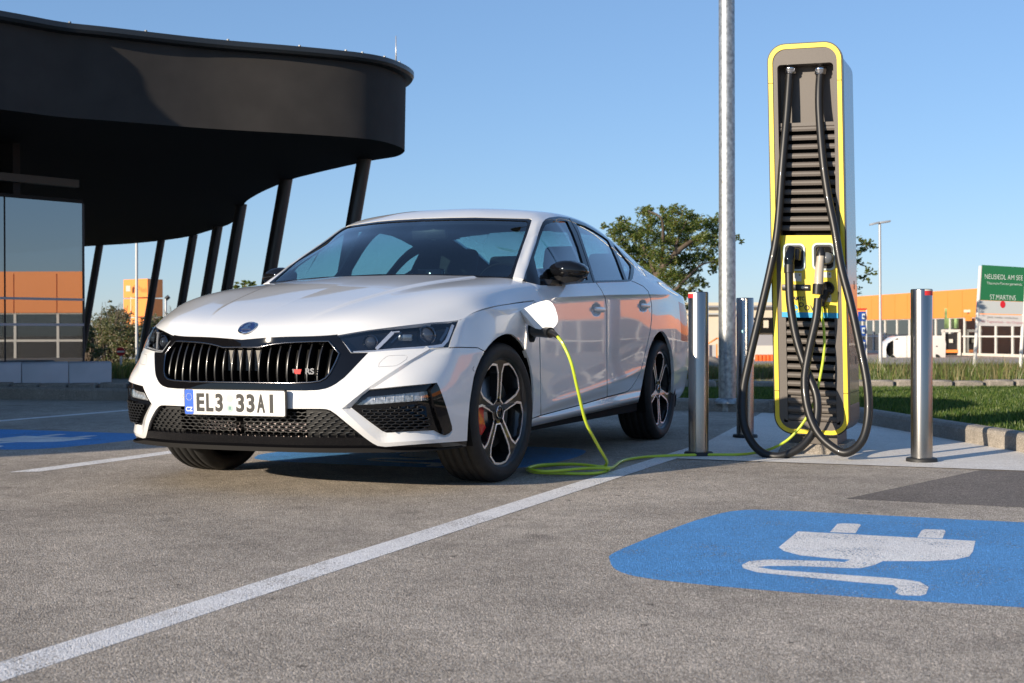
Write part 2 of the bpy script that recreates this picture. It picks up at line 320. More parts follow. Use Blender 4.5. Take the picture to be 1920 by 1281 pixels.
SQ = np.linspace(0, 11, 150); WC = [0, .12, .52, .64, .82, 1]; WCQ = np.unique(np.concatenate([np.linspace(0, .12, 8), np.linspace(.12, .52, 22), np.linspace(.52, .64, 12), np.linspace(.64, 1, 24)]))
G2 = natspline([r[0] for r in CR], np.array([r[1:] for r in CR]), SQ)
CG = np.transpose(akima(WC, np.transpose(G2, (1, 0, 2)), WCQ), (1, 0, 2))
ge = GEDGE[(TQ > 1.9) & (TQ < 5.3)]
for i in range(len(SQ)):
    y = CG[i, 0, 1]; tgt = np.array([np.interp(y, ge[:, 1], ge[:, 0]), y, np.interp(y, ge[:, 1], ge[:, 2])]); d = tgt-CG[i, 0]
    for j in range(len(WCQ)): CG[i, j] += d*np.clip(1-WCQ[j]/.12, 0, 1)
class Patch:
    def __init__(s, G):
        n, m = G.shape[:2]; P = G.reshape(-1, 3)
        du = np.gradient(G, axis=0); dv = np.gradient(G, axis=1); N = np.cross(du, dv); N /= np.maximum(np.linalg.norm(N, axis=2, keepdims=True), 1e-9)
        ref = G-np.array([0, 1.4, .5]); 
        if (N*ref).sum() < 0: N = -N; s.flip = True
        else: s.flip = False
        s.bm = bmesh.new(); s.l = s.bm.verts.layers.float_vector.new('nrm'); s.tag = s.bm.faces.layers.int.new('tag')
        vs = []
        for p, nn in zip(P, N.reshape(-1, 3)):
            v = s.bm.verts.new(p); v[s.l] = Vector(nn); vs.append(v)
        for i in range(n-1):
            for j in range(m-1):
                q = [vs[i*m+j], vs[(i+1)*m+j], vs[(i+1)*m+j+1], vs[i*m+j+1]]
                if (G[i, j] == G[i, j+1]).all(): continue
                try: s.bm.faces.new(q if not s.flip else q[::-1])
                except ValueError: pass
        s.bm.normal_update()
        s.bvh = BVHTree.FromPolygons([tuple(p) for p in P], [[i*m+j, (i+1)*m+j, (i+1)*m+j+1, i*m+j+1] for i in range(n-1) for j in range(m-1)])
    def hit(s, u, v):
        h = s.bvh.ray_cast(Vector(CAM), Vector(ray(u, v)).normalized()); return h[0]
    def cut(s, poly, closed=True, ymax=9):
        pts = [np.array(p, float) for p in poly]; n = len(pts); xs = [p[0] for p in pts]; ys = [p[1] for p in pts]
        x0, x1, y0, y1 = min(xs)-12, max(xs)+12, min(ys)-12, max(ys)+12
        fs = [f for f in s.bm.faces]; Cc = np.array([f.calc_center_median() for f in fs]); uv = proj(Cc)
        k = np.nonzero((Cc[:, 1] <= ymax) & (uv[:, 0] > x0) & (uv[:, 0] < x1) & (uv[:, 1] > y0) & (uv[:, 1] < y1))[0]
        cand = [fs[i] for i in k]
        for i in range(n if closed else n-1):
            a, b = pts[i], pts[(i+1) % n]; L = np.linalg.norm(b-a)
            if L < 1e-6: continue
            d = (b-a)/L; nn = np.array([-d[1], d[0]]); near = []
            cand = [f for f in cand if f.is_valid]
            if not cand: return
            Cc = np.array([f.calc_center_median() for f in cand]); V = proj(Cc)
            r = np.array([f.calc_perimeter() for f in cand])*.42/((Cc-CAM)@FW)*FPX
            al = (V-a)@d; ds = np.abs((V-a)@nn)
            near = [f for k, f in enumerate(cand) if ds[k] < r[k]+.5 and -r[k]-.5 < al[k] < L+r[k]+.5]
            if not near: continue
            pn = Vector(np.cross(ray(*a), ray(*b))).normalized()
            es = {e for f in near for e in f.edges}; vv = {v for f in near for v in f.verts}
            ids = set(near)
            res = bmesh.ops.bisect_plane(s.bm, geom=list(near)+list(es)+list(vv), dist=1e-7, plane_co=Vector(CAM), plane_no=pn)
            cand = list({f for f in res['geom'] if isinstance(f, bmesh.types.BMFace)} | {f for f in cand if f.is_valid})
    def mark(s, poly, tag, only=None, cond=None):
        P = np.array(poly, float); (x0, y0), (x1, y1) = P.min(0), P.max(0)
        fs = [f for f in s.bm.faces if only is None or f[s.tag] in only]
        if not fs: return
        Cc = np.array([f.calc_center_median() for f in fs]); uv = proj(Cc)
        for k in np.nonzero((uv[:, 0] >= x0) & (uv[:, 0] <= x1) & (uv[:, 1] >= y0) & (uv[:, 1] <= y1))[0]:
            u, v = uv[k]; ins = False; j = len(P)-1
            if cond and not cond(Vector(Cc[k])): continue
            for i in range(len(P)):
                if (P[i][1] > v) != (P[j][1] > v) and u < (P[j][0]-P[i][0])*(v-P[i][1])/(P[j][1]-P[i][1])+P[i][0]: ins = not ins
                j = i
            if ins: fs[k][s.tag] = tag
    def area(s, poly, tag, only=None, cond=None, ymax=9): s.cut(poly, ymax=ymax); s.mark(poly, tag, only, cond)
    def stroke(s, line, w, tag=-1, only=None, cond=None, ymax=9):
        P = [np.array(p, float) for p in line]; L = []; Rr = []
        for i, p in enumerate(P):
            a = P[max(0, i-1)]; b = P[min(len(P)-1, i+1)]; d = (b-a)/np.linalg.norm(b-a); nn = np.array([-d[1], d[0]])*w/2; L.append(p+nn); Rr.append(p-nn)
        s.area([tuple(q) for q in L+Rr[::-1]], tag, only, cond, ymax)
    def push(s, line, dist, tol=.9, ymax=.3):
        """move the vertices that lie on a cut line inwards"""
        vs = [v for v in s.bm.verts if v.co.y < ymax]; uv = proj(np.array([v.co for v in vs])); L = [np.array(p, float) for p in line]; best = np.full(len(vs), 1e9)
        for a, b in zip(L[:-1], L[1:]):
            d = b-a; t = np.clip(((uv-a)@d)/(d@d), 0, 1); best = np.minimum(best, np.linalg.norm(uv-(a+t[:, None]*d), axis=1))
        for k in np.nonzero(best < tol)[0]:
            v = vs[k]; n_ = v[s.l].normalized(); v.co -= n_*dist
    def take(s, test, flat=False):
        """vertices, faces, normals, boundary loop edges of the faces whose tag passes"""
        vi = {}; V = []; N = []; F = []
        for f in s.bm.faces:
            if not test(f): continue
            g = []
            for v in f.verts:
                if flat: g.append(len(V)); V.append(tuple(v.co)); N.append(tuple(f.normal)); continue
                if v not in vi: vi[v] = len(V); V.append(tuple(v.co)); n_ = v[s.l]; n_ = n_.normalized() if n_.length > 1e-6 else v.normal; N.append(tuple(n_))
                g.append(vi[v])
            F.append(g)
        return V, F, N
def skin(name, geo, mat, parent, mirror='both', flange=.012, off=0.0, names=None):
    """panel(s) from half-skin pieces: 'join' builds one piece across the centre line, 'both' a left and a right one"""
    if not isinstance(geo, list): geo = [geo]
    out = []
    def asm(signs):
        V = []; F = []; N = []
        for (v, f, n) in geo:
            if not f: continue
            v = np.array(v); n = np.array(n); v = v+n*off; fl = {}
            cnt = {}
            for g in f:
                for i in range(len(g)): e = (g[i], g[(i+1) % len(g)]); cnt[(min(e), max(e))] = cnt.get((min(e), max(e)), 0)+1
            bd = [(g[i], g[(i+1) % len(g)]) for g in f for i in range(len(g)) if cnt[(min(g[i], g[(i+1) % len(g)]), max(g[i], g[(i+1) % len(g)]))] == 1]
            bd = [e for e in bd if not (abs(v[e[0]][0]) < 2e-3 and abs(v[e[1]][0]) < 2e-3)]
            for sg in signs:
                b = len(V); V += [(p[0]*sg, p[1], p[2]) for p in v]; N += [(p[0]*sg, p[1], p[2]) for p in n]
                F += [[i+b for i in (g if sg > 0 else g[::-1])] for g in f]
                if flange:
                    for a, c in bd:
                        k = len(V); A = v[a]; Cc = v[c]; A2 = A-n[a]*flange; C2 = Cc-n[c]*flange; dd = Cc-A; fn = np.cross(dd, n[a]); fn = fn/max(1e-9, np.linalg.norm(fn))
                        for p in (A, Cc, C2, A2): V.append((p[0]*sg, p[1], p[2])); N.append((fn[0]*sg, fn[1], fn[2]))
                        F.append([k+3, k+2, k+1, k] if sg > 0 else [k, k+1, k+2, k+3])
        return V, F, N
    for signs in ([(1, -1)] if mirror == 'join' else [(1,), (-1,)] if mirror == 'both' else [(1,)]):
        V, F, N = asm(signs)
        if not F: continue
        o = mesh(name, V, F, mat, parent, True); o.data.validate(clean_customdata=False)
        if len(o.data.vertices) == len(N): o.data.normals_split_custom_set_from_vertices(N)
        out.append(o)
    return out
LP, HP, CP = Patch(LG), Patch(HG), Patch(CG)
# tags: 0 undecided, -1 gap, 1 headlight, 2 grille surround, 3 intake, 4 fog, 5 lip, 6 fender, 7 bumper, 8 front door, 9 rear door, 10 quarter, 11 sill, 12 taillight, 13 windscreen frame, 14 windscreen ...
HL = [(632, 629), (660, 624), (690, 619.2), (723, 615), (756.7, 610.8), (806.7, 605), (835, 602.3), (860.5, 597), (857, 610), (853.3, 620), (847.5, 636), (842.5, 651.8), (806, 653), (773.3, 654.5), (723.3, 657.8), (690, 660.5), (658.5, 661.5), (646.7, 645)]
GRS = [(380, 640), (453, 600), (640, 600), (632.8, 629), (646.2, 645), (658, 661.8), (690.8, 661.3), (670, 683.3), (657, 697), (645, 709), (630, 720), (621, 725), (611, 729), (595, 732), (570, 733), (520, 732.5), (447, 731.5), (380, 730)]
INT = [(380, 764), (447, 765.3), (540, 766.3), (600, 766.6), (611.7, 767.2), (620, 770), (630, 776.7), (655, 797.5), (684, 821), (600, 820), (540, 819.2), (447, 816.5), (380, 814)]
FOG = [(657.2, 765), (676.7, 742.5), (693.3, 730), (720, 727.6), (760, 723.5), (800, 719.8), (818.3, 717.9), (823, 726.7), (829, 743), (835, 760), (841, 780), (846.7, 800), (846.7, 806.7), (842, 812), (833.3, 816), (826, 813.5), (818.3, 809.3), (780, 811.5), (725, 814.9), (716.7, 811.7), (690, 791)]
LIPL = [(380, 806), (447, 808), (540, 812), (600, 814), (676, 815), (684.5, 821.2), (691, 826), (698.3, 831), (708.3, 836.3), (723.3, 838), (760, 835), (800, 832), (848.3, 828.8), (900, 825), (900, 905), (380, 905)]
ARF = [(846, 905), (872, 850), (875.8, 826), (877.5, 790), (880.5, 755), (884, 731.7), (888, 708), (893.3, 691), (900, 675), (908.3, 659.5), (916, 648.5), (925, 639), (933, 632.5), (941.7, 628), (949, 626), (956, 626), (963, 628.5), (970, 634), (978, 643), (985, 655.5), (991.7, 673.3), (996, 690), (999, 708), (1000.5, 730), (1000, 756.7), (998.3, 780), (996, 803), (985, 905)]
ARR = [(1190, 800), (1196, 757), (1203, 725), (1208, 698), (1212.5, 674), (1217, 656), (1222, 642), (1227.5, 631), (1233, 624), (1238.5, 621), (1243, 621.5), (1247.5, 626), (1252, 634), (1256, 645), (1259.5, 658), (1262.5, 676), (1264, 700), (1263, 730), (1258, 790)]
TL = [(1251, 556), (1262, 560), (1290, 575), (1290, 642), (1272, 638), (1264, 618), (1256, 590)]
LP.cut(ARF, ymax=.8); LP.mark(ARF, -2, cond=lambda c: c.y < .8)
LP.cut(ARR); LP.mark(ARR, -2, cond=lambda c: c.y > 1.9)
LP.area(HL, 1, (0,), ymax=.3); LP.area(GRS, 2, (0,), ymax=.3); LP.area(INT, 3, (0,), ymax=.3); LP.area(FOG, 4, (0,), ymax=.3); LP.area(LIPL, 5, (0,), ymax=.3)
HEX = [(380, 652), (447, 652), (485, 651.8), (497, 649), (515, 645.5), (535, 643.2), (556.7, 642), (590, 640.7), (616.5, 640.3), (636, 663.5), (628, 682), (618.5, 700), (610, 709.5), (600, 715), (581.7, 717.5), (540, 718.7), (447, 717.2), (380, 716)]
LP.area(HEX, 22, (2,), ymax=.3)
FLN = [(668, 760), (690, 743.5), (740, 739), (803, 733.3), (807, 750.8), (740, 755.5)]
BLD = [(806.7, 731.7), (818.3, 717.9), (823, 726.7), (829, 743), (835, 760), (841, 780), (846.7, 800), (846.7, 806.7), (842, 812), (833.3, 816), (827, 802), (819, 777), (812, 752)]
LP.area(FLN, 23, (4,), ymax=.3); LP.area(BLD, 24, (4,), ymax=.3)
CH1 = [(806, 654), (808.5, 654), (790, 667.5), (760, 687.5), (730, 707), (700, 727.5), (693.3, 730), (676.7, 742.5), (657.2, 765), (641, 766.6), (665, 747), (692, 726), (725, 703.5), (760, 681)]
CH2 = [(641, 766.6), (657.2, 765), (690, 791), (716.7, 811.7), (725, 814.9), (780, 811.5), (818.3, 809.3), (833.3, 816), (842, 812), (846.7, 806.7), (847.5, 811), (843, 817.5), (833, 821.5), (823, 823.5), (770, 827.5), (724, 830.5), (714, 829.5), (705, 824.5), (690, 812.5)]
LP.area(CH1, 25, (0,), ymax=.3); LP.area(CH2, 26, (0,), ymax=.3)
FOGGEO = {k: LP.take(lambda f: f[LP.tag] == k) for k in (4, 23, 24)}
def pdist(uv, line):
    best = np.full(len(uv), 1e9); L = [np.array(p, float) for p in line]
    for a, b in zip(L[:-1], L[1:]):
        d = b-a; t = np.clip(((uv-a)@d)/(d@d), 0, 1); best = np.minimum(best, np.linalg.norm(uv-(a+t[:, None]*d), axis=1))
    return best
def graded(tag, outer, inner, dfun, also=None):
    vs = list({v for f in LP.bm.faces if f[LP.tag] == tag for v in f.verts}); uv = proj(np.array([v.co for v in vs])); d1 = pdist(uv, outer); d2 = pdist(uv, inner); st = set(vs)
    mv = [(v, dfun(q)*a/(a+b+1e-6)) for v, q, a, b in zip(vs, uv, d1, d2)]
    if also:
        ws = [v for v in LP.bm.verts if v not in st and v.co.y < .1 and not any(f[LP.tag] not in (0,) for f in v.link_faces)]; uv = proj(np.array([v.co for v in ws])); dd = pdist(uv, inner)
        for v, q, d_ in zip(ws, uv, dd):
            if d_ < 45 and also(q): mv.append((v, dfun(q)*(1-d_/45)**2*(1+2*d_/45)))
    for v, k in mv: n_ = v[LP.l].normalized(); v.co -= n_*k
OUT1 = [(806, 654), (760, 681), (725, 703.5), (692, 726), (665, 747), (641, 766.6)]; IN1 = [(808.5, 654), (790, 667.5), (760, 687.5), (730, 707), (700, 727.5), (693.3, 730), (676.7, 742.5), (657.2, 765)]
OUT2 = [(641, 766.6), (690, 812.5), (705, 824.5), (714, 829.5), (724, 830.5), (770, 827.5), (823, 823.5), (833, 821.5), (843, 817.5), (847.5, 811)]; IN2 = [(657.2, 765), (690, 791), (716.7, 811.7), (725, 814.9), (780, 811.5), (818.3, 809.3), (833.3, 816), (842, 812), (846.7, 806.7)]
graded(25, OUT1, IN1, lambda q: .009+.011*min(1, max(0, (q[1]-728)/30)), lambda q: q[1] < np.interp(q[0], [657, 676, 693, 818, 830], [700, 735, 729, 717, 700]) and (q[0]-808.5)*(730-654)-(q[1]-654)*(695-808.5) > 0)
graded(26, OUT2, IN2, lambda q: .020)
LP.bm.normal_update()
WSH = [(710, 688), (711, 681.5), (719, 673), (728, 667.3), (745, 666.2), (761, 666.2), (764, 669), (762, 674), (752, 681), (743, 686), (728, 687)]
LP.stroke(WSH+[WSH[0]], .55, -1, (0,), ymax=.3)
front = lambda c: c.y < 1
gw = 1.9
LP.stroke([(841, 652.2), (860, 651.4), (895.8, 652.2), (909, 659)], gw, -1, (0,), front, ymax=.3)
FDL = [(1003, 566), (1006.5, 585), (1009.5, 605), (1011.5, 630), (1013, 680), (1013.6, 730), (1014.2, 779.6)]
LP.stroke(FDL, gw, -1, (0,), ymax=1)
SIL = [(994, 786), (1014.2, 779.2), (1047, 770.3), (1080, 761.7), (1110, 753), (1138.3, 744.4), (1160, 739), (1173, 735.6), (1180, 731), (1187, 723)]
LP.stroke(SIL[:-2], gw, -1, (0,), ymax=2.4)
LP.stroke([(1171, 736), (1178, 733), (1184, 727), (1190, 718), (1197, 706), (1202.5, 692), (1206, 678), (1210, 660), (1215, 640), (1219.5, 618), (1221.7, 600), (1222.2, 585), (1221.5, 570), (1218.8, 556), (1216, 545)], gw*.8, -1, (0,), ymax=2.7)
BPL = [(1138.6, 745), (1138.2, 700), (1137.7, 650), (1137.4, 600), (1136.8, 575), (1134.5, 558), (1128, 545)]
LP.stroke(BPL, gw*.8, -1, (0,), ymax=2.2)
LP.stroke([(861.5, 600.2), (873.3, 592.6), (890, 585.1), (906.7, 580), (933.3, 573.3), (966.7, 568.2), (1001.8, 564)], 2.3, -1, (0,), ymax=.8)
LP.area(TL, 12, (0,), lambda c: c.y > 3.1 and c.z > .62)
def classify(f):
    g = f[LP.tag]
    if g: return
    c = f.calc_center_median(); u, v = proj(c); r = 0
    if c.y < .25 and (v > np.interp(u, [841, 860, 895.8, 909], [652.2, 651.4, 652.2, 659]) or c.x < .80) and not (c.z > .64 and u > 845): r = 7
    elif c.y < .6 and u < np.interp(v, [p[1] for p in FDL], [p[0] for p in FDL]) and v < np.interp(u, [p[0] for p in SIL], [p[1] for p in SIL]): r = 6
    elif c.y < 2.3 and v > np.interp(u, [p[0] for p in SIL], [p[1] for p in SIL]) and c.z < .36: r = 11
    elif u < np.interp(v, [p[1] for p in BPL[::-1]], [p[0] for p in BPL[::-1]]) and c.y < 1.7: r = 8
    elif c.y < 2.55 and u < np.interp(v, [545, 556, 570, 585, 600, 618, 640, 660, 678, 692, 706, 718, 727, 733, 736], [1216, 1218.8, 1221.5, 1222.2, 1221.7, 1219.5, 1215, 1210, 1206, 1202.5, 1197, 1190, 1184, 1178, 1171]): r = 9
    else: r = 10
    f[LP.tag] = r
for f in LP.bm.faces: classify(f)
# bonnet/cabin cuts
SL = [(853, 603), (860.8, 599.7), (873.3, 591.7), (890, 584.2), (906.7, 579.2), (933.3, 572.5), (966.7, 567.5), (1001.5, 563.2)]
WSO = [(600, 409.5), (799, 409), (845, 407.7), (893, 407.3), (950, 408.7), (993, 410), (997.3, 411.5), (995, 420), (988.5, 440), (980.7, 461.5), (969.5, 495), (960.5, 525), (958, 536), (600, 536)]
WSI = [(600, 413), (799, 412.6), (845, 411.3), (893, 410.9), (950, 412.2), (987, 413.6), (990, 417), (984, 437), (975.5, 461), (963.5, 495), (957, 514), (950, 519), (900, 516.5), (832, 514), (600, 513.5)]
DLO = [(980.8, 527), (985, 513), (990, 499), (997, 478), (1005, 454.5), (1009, 439), (1013.8, 425.5), (1017.5, 417), (1022.5, 411.5), (1030, 408.2), (1046.7, 406.3), (1063.3, 408), (1080, 412.5), (1096.7, 419.2), (1113.3, 428.3), (1130, 440), (1146.7, 453.3), (1163.3, 470), (1180, 486.7), (1187, 494), (1189, 501), (1188, 513), (1185.8, 523.3), (1182, 527.5), (1176, 528.5), (1118.3, 530.3), (1063.3, 533.3), (1040, 536), (1013.3, 535), (985, 528.5)]
P1 = [(1000.8, 483), (1008.3, 460), (1013, 445), (1018.3, 430), (1023, 422), (1029, 417.5), (1037, 415), (1050, 414.6), (1063.3, 415.3), (1073.3, 436), (1083.3, 461.7), (1095, 500), (1102, 525.5), (1050, 528), (1014, 527.5), (1009, 519)]
P2 = [(1080, 418.7), (1096.7, 424), (1113.3, 432.7), (1130, 443.5), (1140, 451), (1148, 467), (1156.7, 487), (1170.5, 525), (1115.5, 526.5), (1103.5, 487), (1087, 437)]
P3 = [(1149.5, 458.5), (1156, 464.5), (1163.5, 473.5), (1173, 485.5), (1182, 497), (1183.2, 503), (1182, 514), (1180, 524.2), (1175, 524.7), (1168, 505), (1159, 481)]
CP.area(WSO, 13, (0,), lambda c: c.y < 1.3 and c.x < .75, ymax=1.5); CP.area(WSI, 14, (13,), lambda c: c.y < 1.3, ymax=1.5)
dcond = lambda c: c.x > .6
CP.area(DLO, 15, (0,), dcond); CP.area(P1, 16, (15,), dcond); CP.area(P2, 17, (15,), dcond); CP.area(P3, 18, (15,), dcond)
CP.stroke([(1066, 409), (1072, 418), (1082, 437), (1099, 487), (1111, 526), (1113.5, 531)], 1.2, -1, (15,), dcond)
UPS = [(1003, 566), (1001.8, 556), (995, 545), (985, 530)]
CP.stroke(BPL[4:]+[(1118, 530.5)], gw*.8, -1, (0,), dcond); CP.stroke([(1222, 575), (1218.8, 556), (1215, 546), (1206, 537), (1192, 530), (1184, 527)], gw*.7, -1, (0,), dcond)
for f in CP.bm.faces:
    if f[CP.tag] == 0:
        c = f.calc_center_median(); u, v = proj(c)
        if c.x > .6 and c.z < 1.06 and .48 < c.y < 2.5 and v > np.interp(u, [985, 1030, 1118, 1184, 1200, 1216], [530, 536, 530, 527, 533, 546]) and u > 985:
            f[CP.tag] = 19 if u < np.interp(v, [526, 545, 558, 575], [1116, 1128, 1134.5, 1136.8]) else 20 if u < np.interp(v, [527, 537, 546, 556], [1184, 1206, 1215, 1218.8]) else 0
# rear window, by place on the body
for f in CP.bm.faces:
    c = f.calc_center_median()
    if f[CP.tag] == 0 and c.x < .52 and 2.36 < c.y < 3.33: f[CP.tag] = 21
car = empty('parked_car', (0, 0, 0), 'white liftback car plugged in to charge, black grille and a blue striped number plate', 'car')
T = lambda P, *k: P.take(lambda f: f[P.tag] in k)
skin('bonnet', T(HP, 0), M['paint'], car, 'join')
skin('front_bumper', [T(LP, 7), LP.take(lambda f: f[LP.tag] in (25, 26), True)], M['paint'], car, 'join', .02)
skin('fender', T(LP, 6), M['paint'], car, 'both', .010)
doorsF = skin('door', [T(LP, 8), T(CP, 19)], M['paint'], car, 'both')
doorsR = skin('door', [T(LP, 9), T(CP, 20)], M['paint'], car, 'both')
skin('body_shell', [T(LP, 10), T(CP, 0)], M['paint'], car, 'join', .02)
skin('sill', T(LP, 11), M['paint'], car, 'both', .03)
skin('front_splitter', T(LP, 5), M['gloss'], car, 'join', .03)
skin('tail_light', T(LP, 12), M['red'], car, 'both')
wso = skin('windscreen_frame', T(CP, 13), M['gloss'], car, 'join', .006, -.002)
ws = skin('windscreen', T(CP, 14), M['ws'], car, 'join', 0, -.006)
wtr = skin('window_trim', T(CP, 15), M['gloss'], car, 'both', .01, .0015)
for k in (16, 17, 18): skin('side_window', T(CP, k), M['pane'], car, 'both', 0, -.006)
skin('rear_window', T(CP, 21), M['pane'], car, 'join', 0, -.004)
# dark layer behind every gap and recess
back = []
for P_, G_ in ((LP, LG),):
    V, F, N = P_.take(lambda f: f[P_.tag] in (-1, 6, 7, 8, 9, 10, 11, 2) and f.calc_center_median().z > .24); back.append((V, F, N))
back[0] = ([], [], []) if 0 else back[0]
for o in skin('inner_panel', back, M['dark'], car, 'join', 0, -.022): pass
skin('inner_panel', [T(HP, 0)], M['dark'], car, 'join', 0, -.02)
skin('inner_pillar', [CP.take(lambda f: f[CP.tag] in (0, 13, 15, 19, 20, -1) and f.calc_center_median().z > .9)], M['interior'], car, 'join', 0, -.03)
# ---------------------------------------------------------------- car details
MX = Matrix.Diagonal((-1, 1, 1, 1))
def both(b, name, m, parent=car, **k):
    o = b.build(name, m, parent, **k); c = B(); c.v = [(-x, y, z) for x, y, z in b.v]; c.f = [g[::-1] for g in b.f]; c.sm = list(b.sm)
    return o, c.build(name, m, parent, **k)
def hitn(P_, u, v):
    h = P_.bvh.ray_cast(Vector(CAM), Vector(ray(u, v)).normalized())
    if h[0] is None: h = P_.bvh.find_nearest(Vector(at(u, v, s=6.3)))
    n = h[1]
    if n.dot(h[0]-Vector(CAM)) > 0: n = -n
    return np.array(h[0]), np.array(n)
def on(P_, pts, off):
    out = []
    for u, v in pts: p, n = hitn(P_, u, v); out.append(p+n*off)
    return out
def ribbon(b, P_, pts, wpx, off, thick=.004):
    """flat strip lying along the skin"""
    pp = [hitn(P_, *q) for q in pts]; m = len(pp); V = []
    for i, (p, n) in enumerate(pp):
        a = pp[max(0, i-1)][0]; c = pp[min(m-1, i+1)][0]; t = (c-a)/np.linalg.norm(c-a); s_ = np.cross(t, n); w_ = (wpx[i] if hasattr(wpx, '__len__') else wpx)/2*np.dot(p-CAM, FW)/FPX
        V += [p+s_*w_+n*off, p-s_*w_+n*off, p-s_*w_+n*(off-thick), p+s_*w_+n*(off-thick)]
    F = [(0, 1, 2, 3), tuple(4*(m-1)+k for k in (3, 2, 1, 0))]
    for i in range(m-1):
        for k in range(4): F.append((4*i+k, 4*i+4+k, 4*i+4+(k+1) % 4, 4*i+(k+1) % 4))
    b.add(V, F)
front_y = lambda x, z: (lambda h: h[0].y if h[0] is not None else -.9)(LP.bvh.ray_cast(Vector((abs(x), -2, z)), Vector((0, 1, 0))))
# --- headlights
lens = skin('headlight', T(LP, 1), M['lens'], car, 'both', 0, .0)
hous = skin('housing', T(LP, 1), M['gloss'], car, 'both', 0, -.035)
for a, h in zip(lens, hous): h.parent = a
def mirrored_parts(b, name, m, parents, **k):
    o, c = both(b, name, m, None, **k); o.parent, c.parent = parents[0], parents[1]
lp = [lens[0], lens[1]]
lgm = mat('light_guide', (.72, .73, .75), .2, .6)
for pts, wd, m_ in (([(662, 657.5), (700, 655.5), (740, 653), (780, 651), (815, 648.5), (832, 646), (841, 636), (848, 618), (851.5, 606)], [2.5, 3, 3.5, 4, 5, 6, 6, 6, 5], lgm), ([(706, 652), (722, 636), (737, 620.5)], [6, 7, 7], lgm), ([(737, 620.5), (750, 619)], 2.5, lgm), ([(648, 645), (658, 657)], 1.5, lgm),
        ([(734, 641), (746, 629), (753, 620)], 2, M['dchrome']), ([(828, 637), (838, 622), (842, 611)], 5, M['dchrome']), ([(790, 612), (790, 632), (800, 640)], 1.6, M['dchrome'])):
    b = B(); ribbon(b, LP, pts, wd, -.012, .008); mirrored_parts(b, 'light_guide', m_, lp)
for (u, v, r, rr) in ((697, 636, .026, 1), (806, 622, .034, 1), (765, 628, .022, 0)):
    p, n = hitn(LP, u, v); c = p-n*.034; ax = np.array([.25, -.97, 0]); q = Vector(ax).to_track_quat('Z', 'Y').to_matrix().to_4x4(); q.translation = Vector(c)
    if rr:
        b = B().lathe([(r*1.28, -.01), (r*1.28, .016), (r*1.14, .020), (r*1.1, .010)], 28); mx = q
        o = b.build('bezel', M['dchrome'], lp[0], mx=mx); c2 = o.copy(); c2.data = o.data.copy(); c2.data.transform(MX); sc.collection.objects.link(c2); c2.parent = lp[1]
        b = B().lathe([(r*1.1, .004), (r*.95, .014), (r*.7, .022), (r*.35, .027), (0, .028)], 28)
        o = b.build('projector', mat('projector_glass', (.03, .035, .045), .03, 0, 1), lp[0], mx=mx); c2 = o.copy(); c2.data = o.data.copy(); c2.data.transform(MX); sc.collection.objects.link(c2); c2.parent = lp[1]
    else:
        b = B().box(-.034, .030, -.013, .017, 0, .016); mirrored = b.build('reflector', mat('reflector', (.16, .19, .22), .2, .8), lp[0], mx=q @ Matrix.Rotation(0, 4, 'Z'), bevel=.004)
        c2 = mirrored.copy(); c2.data = mirrored.data.copy(); c2.data.transform(MX); sc.collection.objects.link(c2); c2.parent = lp[1]
# --- grille
gr = skin('grille', T(LP, 2), M['gloss'], car, 'join', .05, -.002)[0]
skin('grille_back', T(LP, 22), M['dark'], gr, 'join', 0, -.085)
half = [(447, 652), (485, 651.8), (497, 649), (515, 645.5), (535, 643.2), (556.7, 642), (590, 640.7), (616.5, 640.3), (636, 663.5), (628, 682), (618.5, 700), (610, 709.5), (600, 715), (581.7, 717.5), (540, 718.7), (490, 718), (447, 717.2)]
hp = on(LP, half, .002); hp = [p for p in hp if p[0] > .01]
loop = hp+[p*[-1, 1, 1] for p in hp[::-1]]
B().tube(loop, .0036, 8, closed=True).build('grille_trim', M['dchrome'], gr, fix=False)
hx = np.array([[p[0], p[2]] for p in hp])
def span(x):
    """opening height at lateral position x"""
    x = abs(x); zs = []
    for a, c in zip(hx[:-1], hx[1:]):
        if (a[0]-x)*(c[0]-x) <= 0 and a[0] != c[0]: zs.append(a[1]+(c[1]-a[1])*(x-a[0])/(c[0]-a[0]))
    if len(zs) < 2:
        if x <= hx[0][0]+.02: return hx[-1][1], hx[0][1]
        return None
    return min(zs), max(zs)
slatm = mat('slat_black', (.004, .004, .005), .3, 0, .35, 0); edgem = mat('slat_edge', (.010, .010, .011), .3, .1, .3)
for k in range(-9, 10):
    x = k*.0462
    sp = span(x)
    if sp is None or sp[1]-sp[0] < .02: continue
    z0, z1 = sp[0]+.002, sp[1]-.002; V = []; F = []; mi = []; n = 9; b = B(); b2 = B()
    for dx in (-.004,):
        ring = []
        for i in range(n+1):
            z = z0+(z1-z0)*i/n; y = front_y(x, z)+.014+.02*((z-.5*(z0+z1))/(.5*(z1-z0)))**2*.6
            ring.append([(x+dx, y, z), (x+dx+.009, y, z), (x+dx+.009, y+.055, z), (x+dx, y+.055, z)])
        V = [p for r in ring for p in r]; F = [(4*i+j, 4*i+(j+1) % 4, 4*i+4+(j+1) % 4, 4*i+4+j) for i in range(n) for j in range(4)]+[(3, 2, 1, 0), (4*n, 4*n+1, 4*n+2, 4*n+3)]
        b.add(V, F)
        V2 = [(p[0]+q*.0006, p[1]-.0025, p[2]) for r in ring for p, q in ((r[0], 1), (r[1], -1))]+[(r[0][0]+.0045, r[0][1]-.004, r[0][2]) for r in ring]
        m_ = 2*(n+1); b2.add(V2, [(2*i, 2*i+2, m_+i+1, m_+i) for i in range(n)]+[(m_+i, m_+i+1, 2*i+3, 2*i+1) for i in range(n)], True)
    o = b.build('slat', slatm, gr, fix=False); b2.build('slat_edge', edgem, o, fix=False)
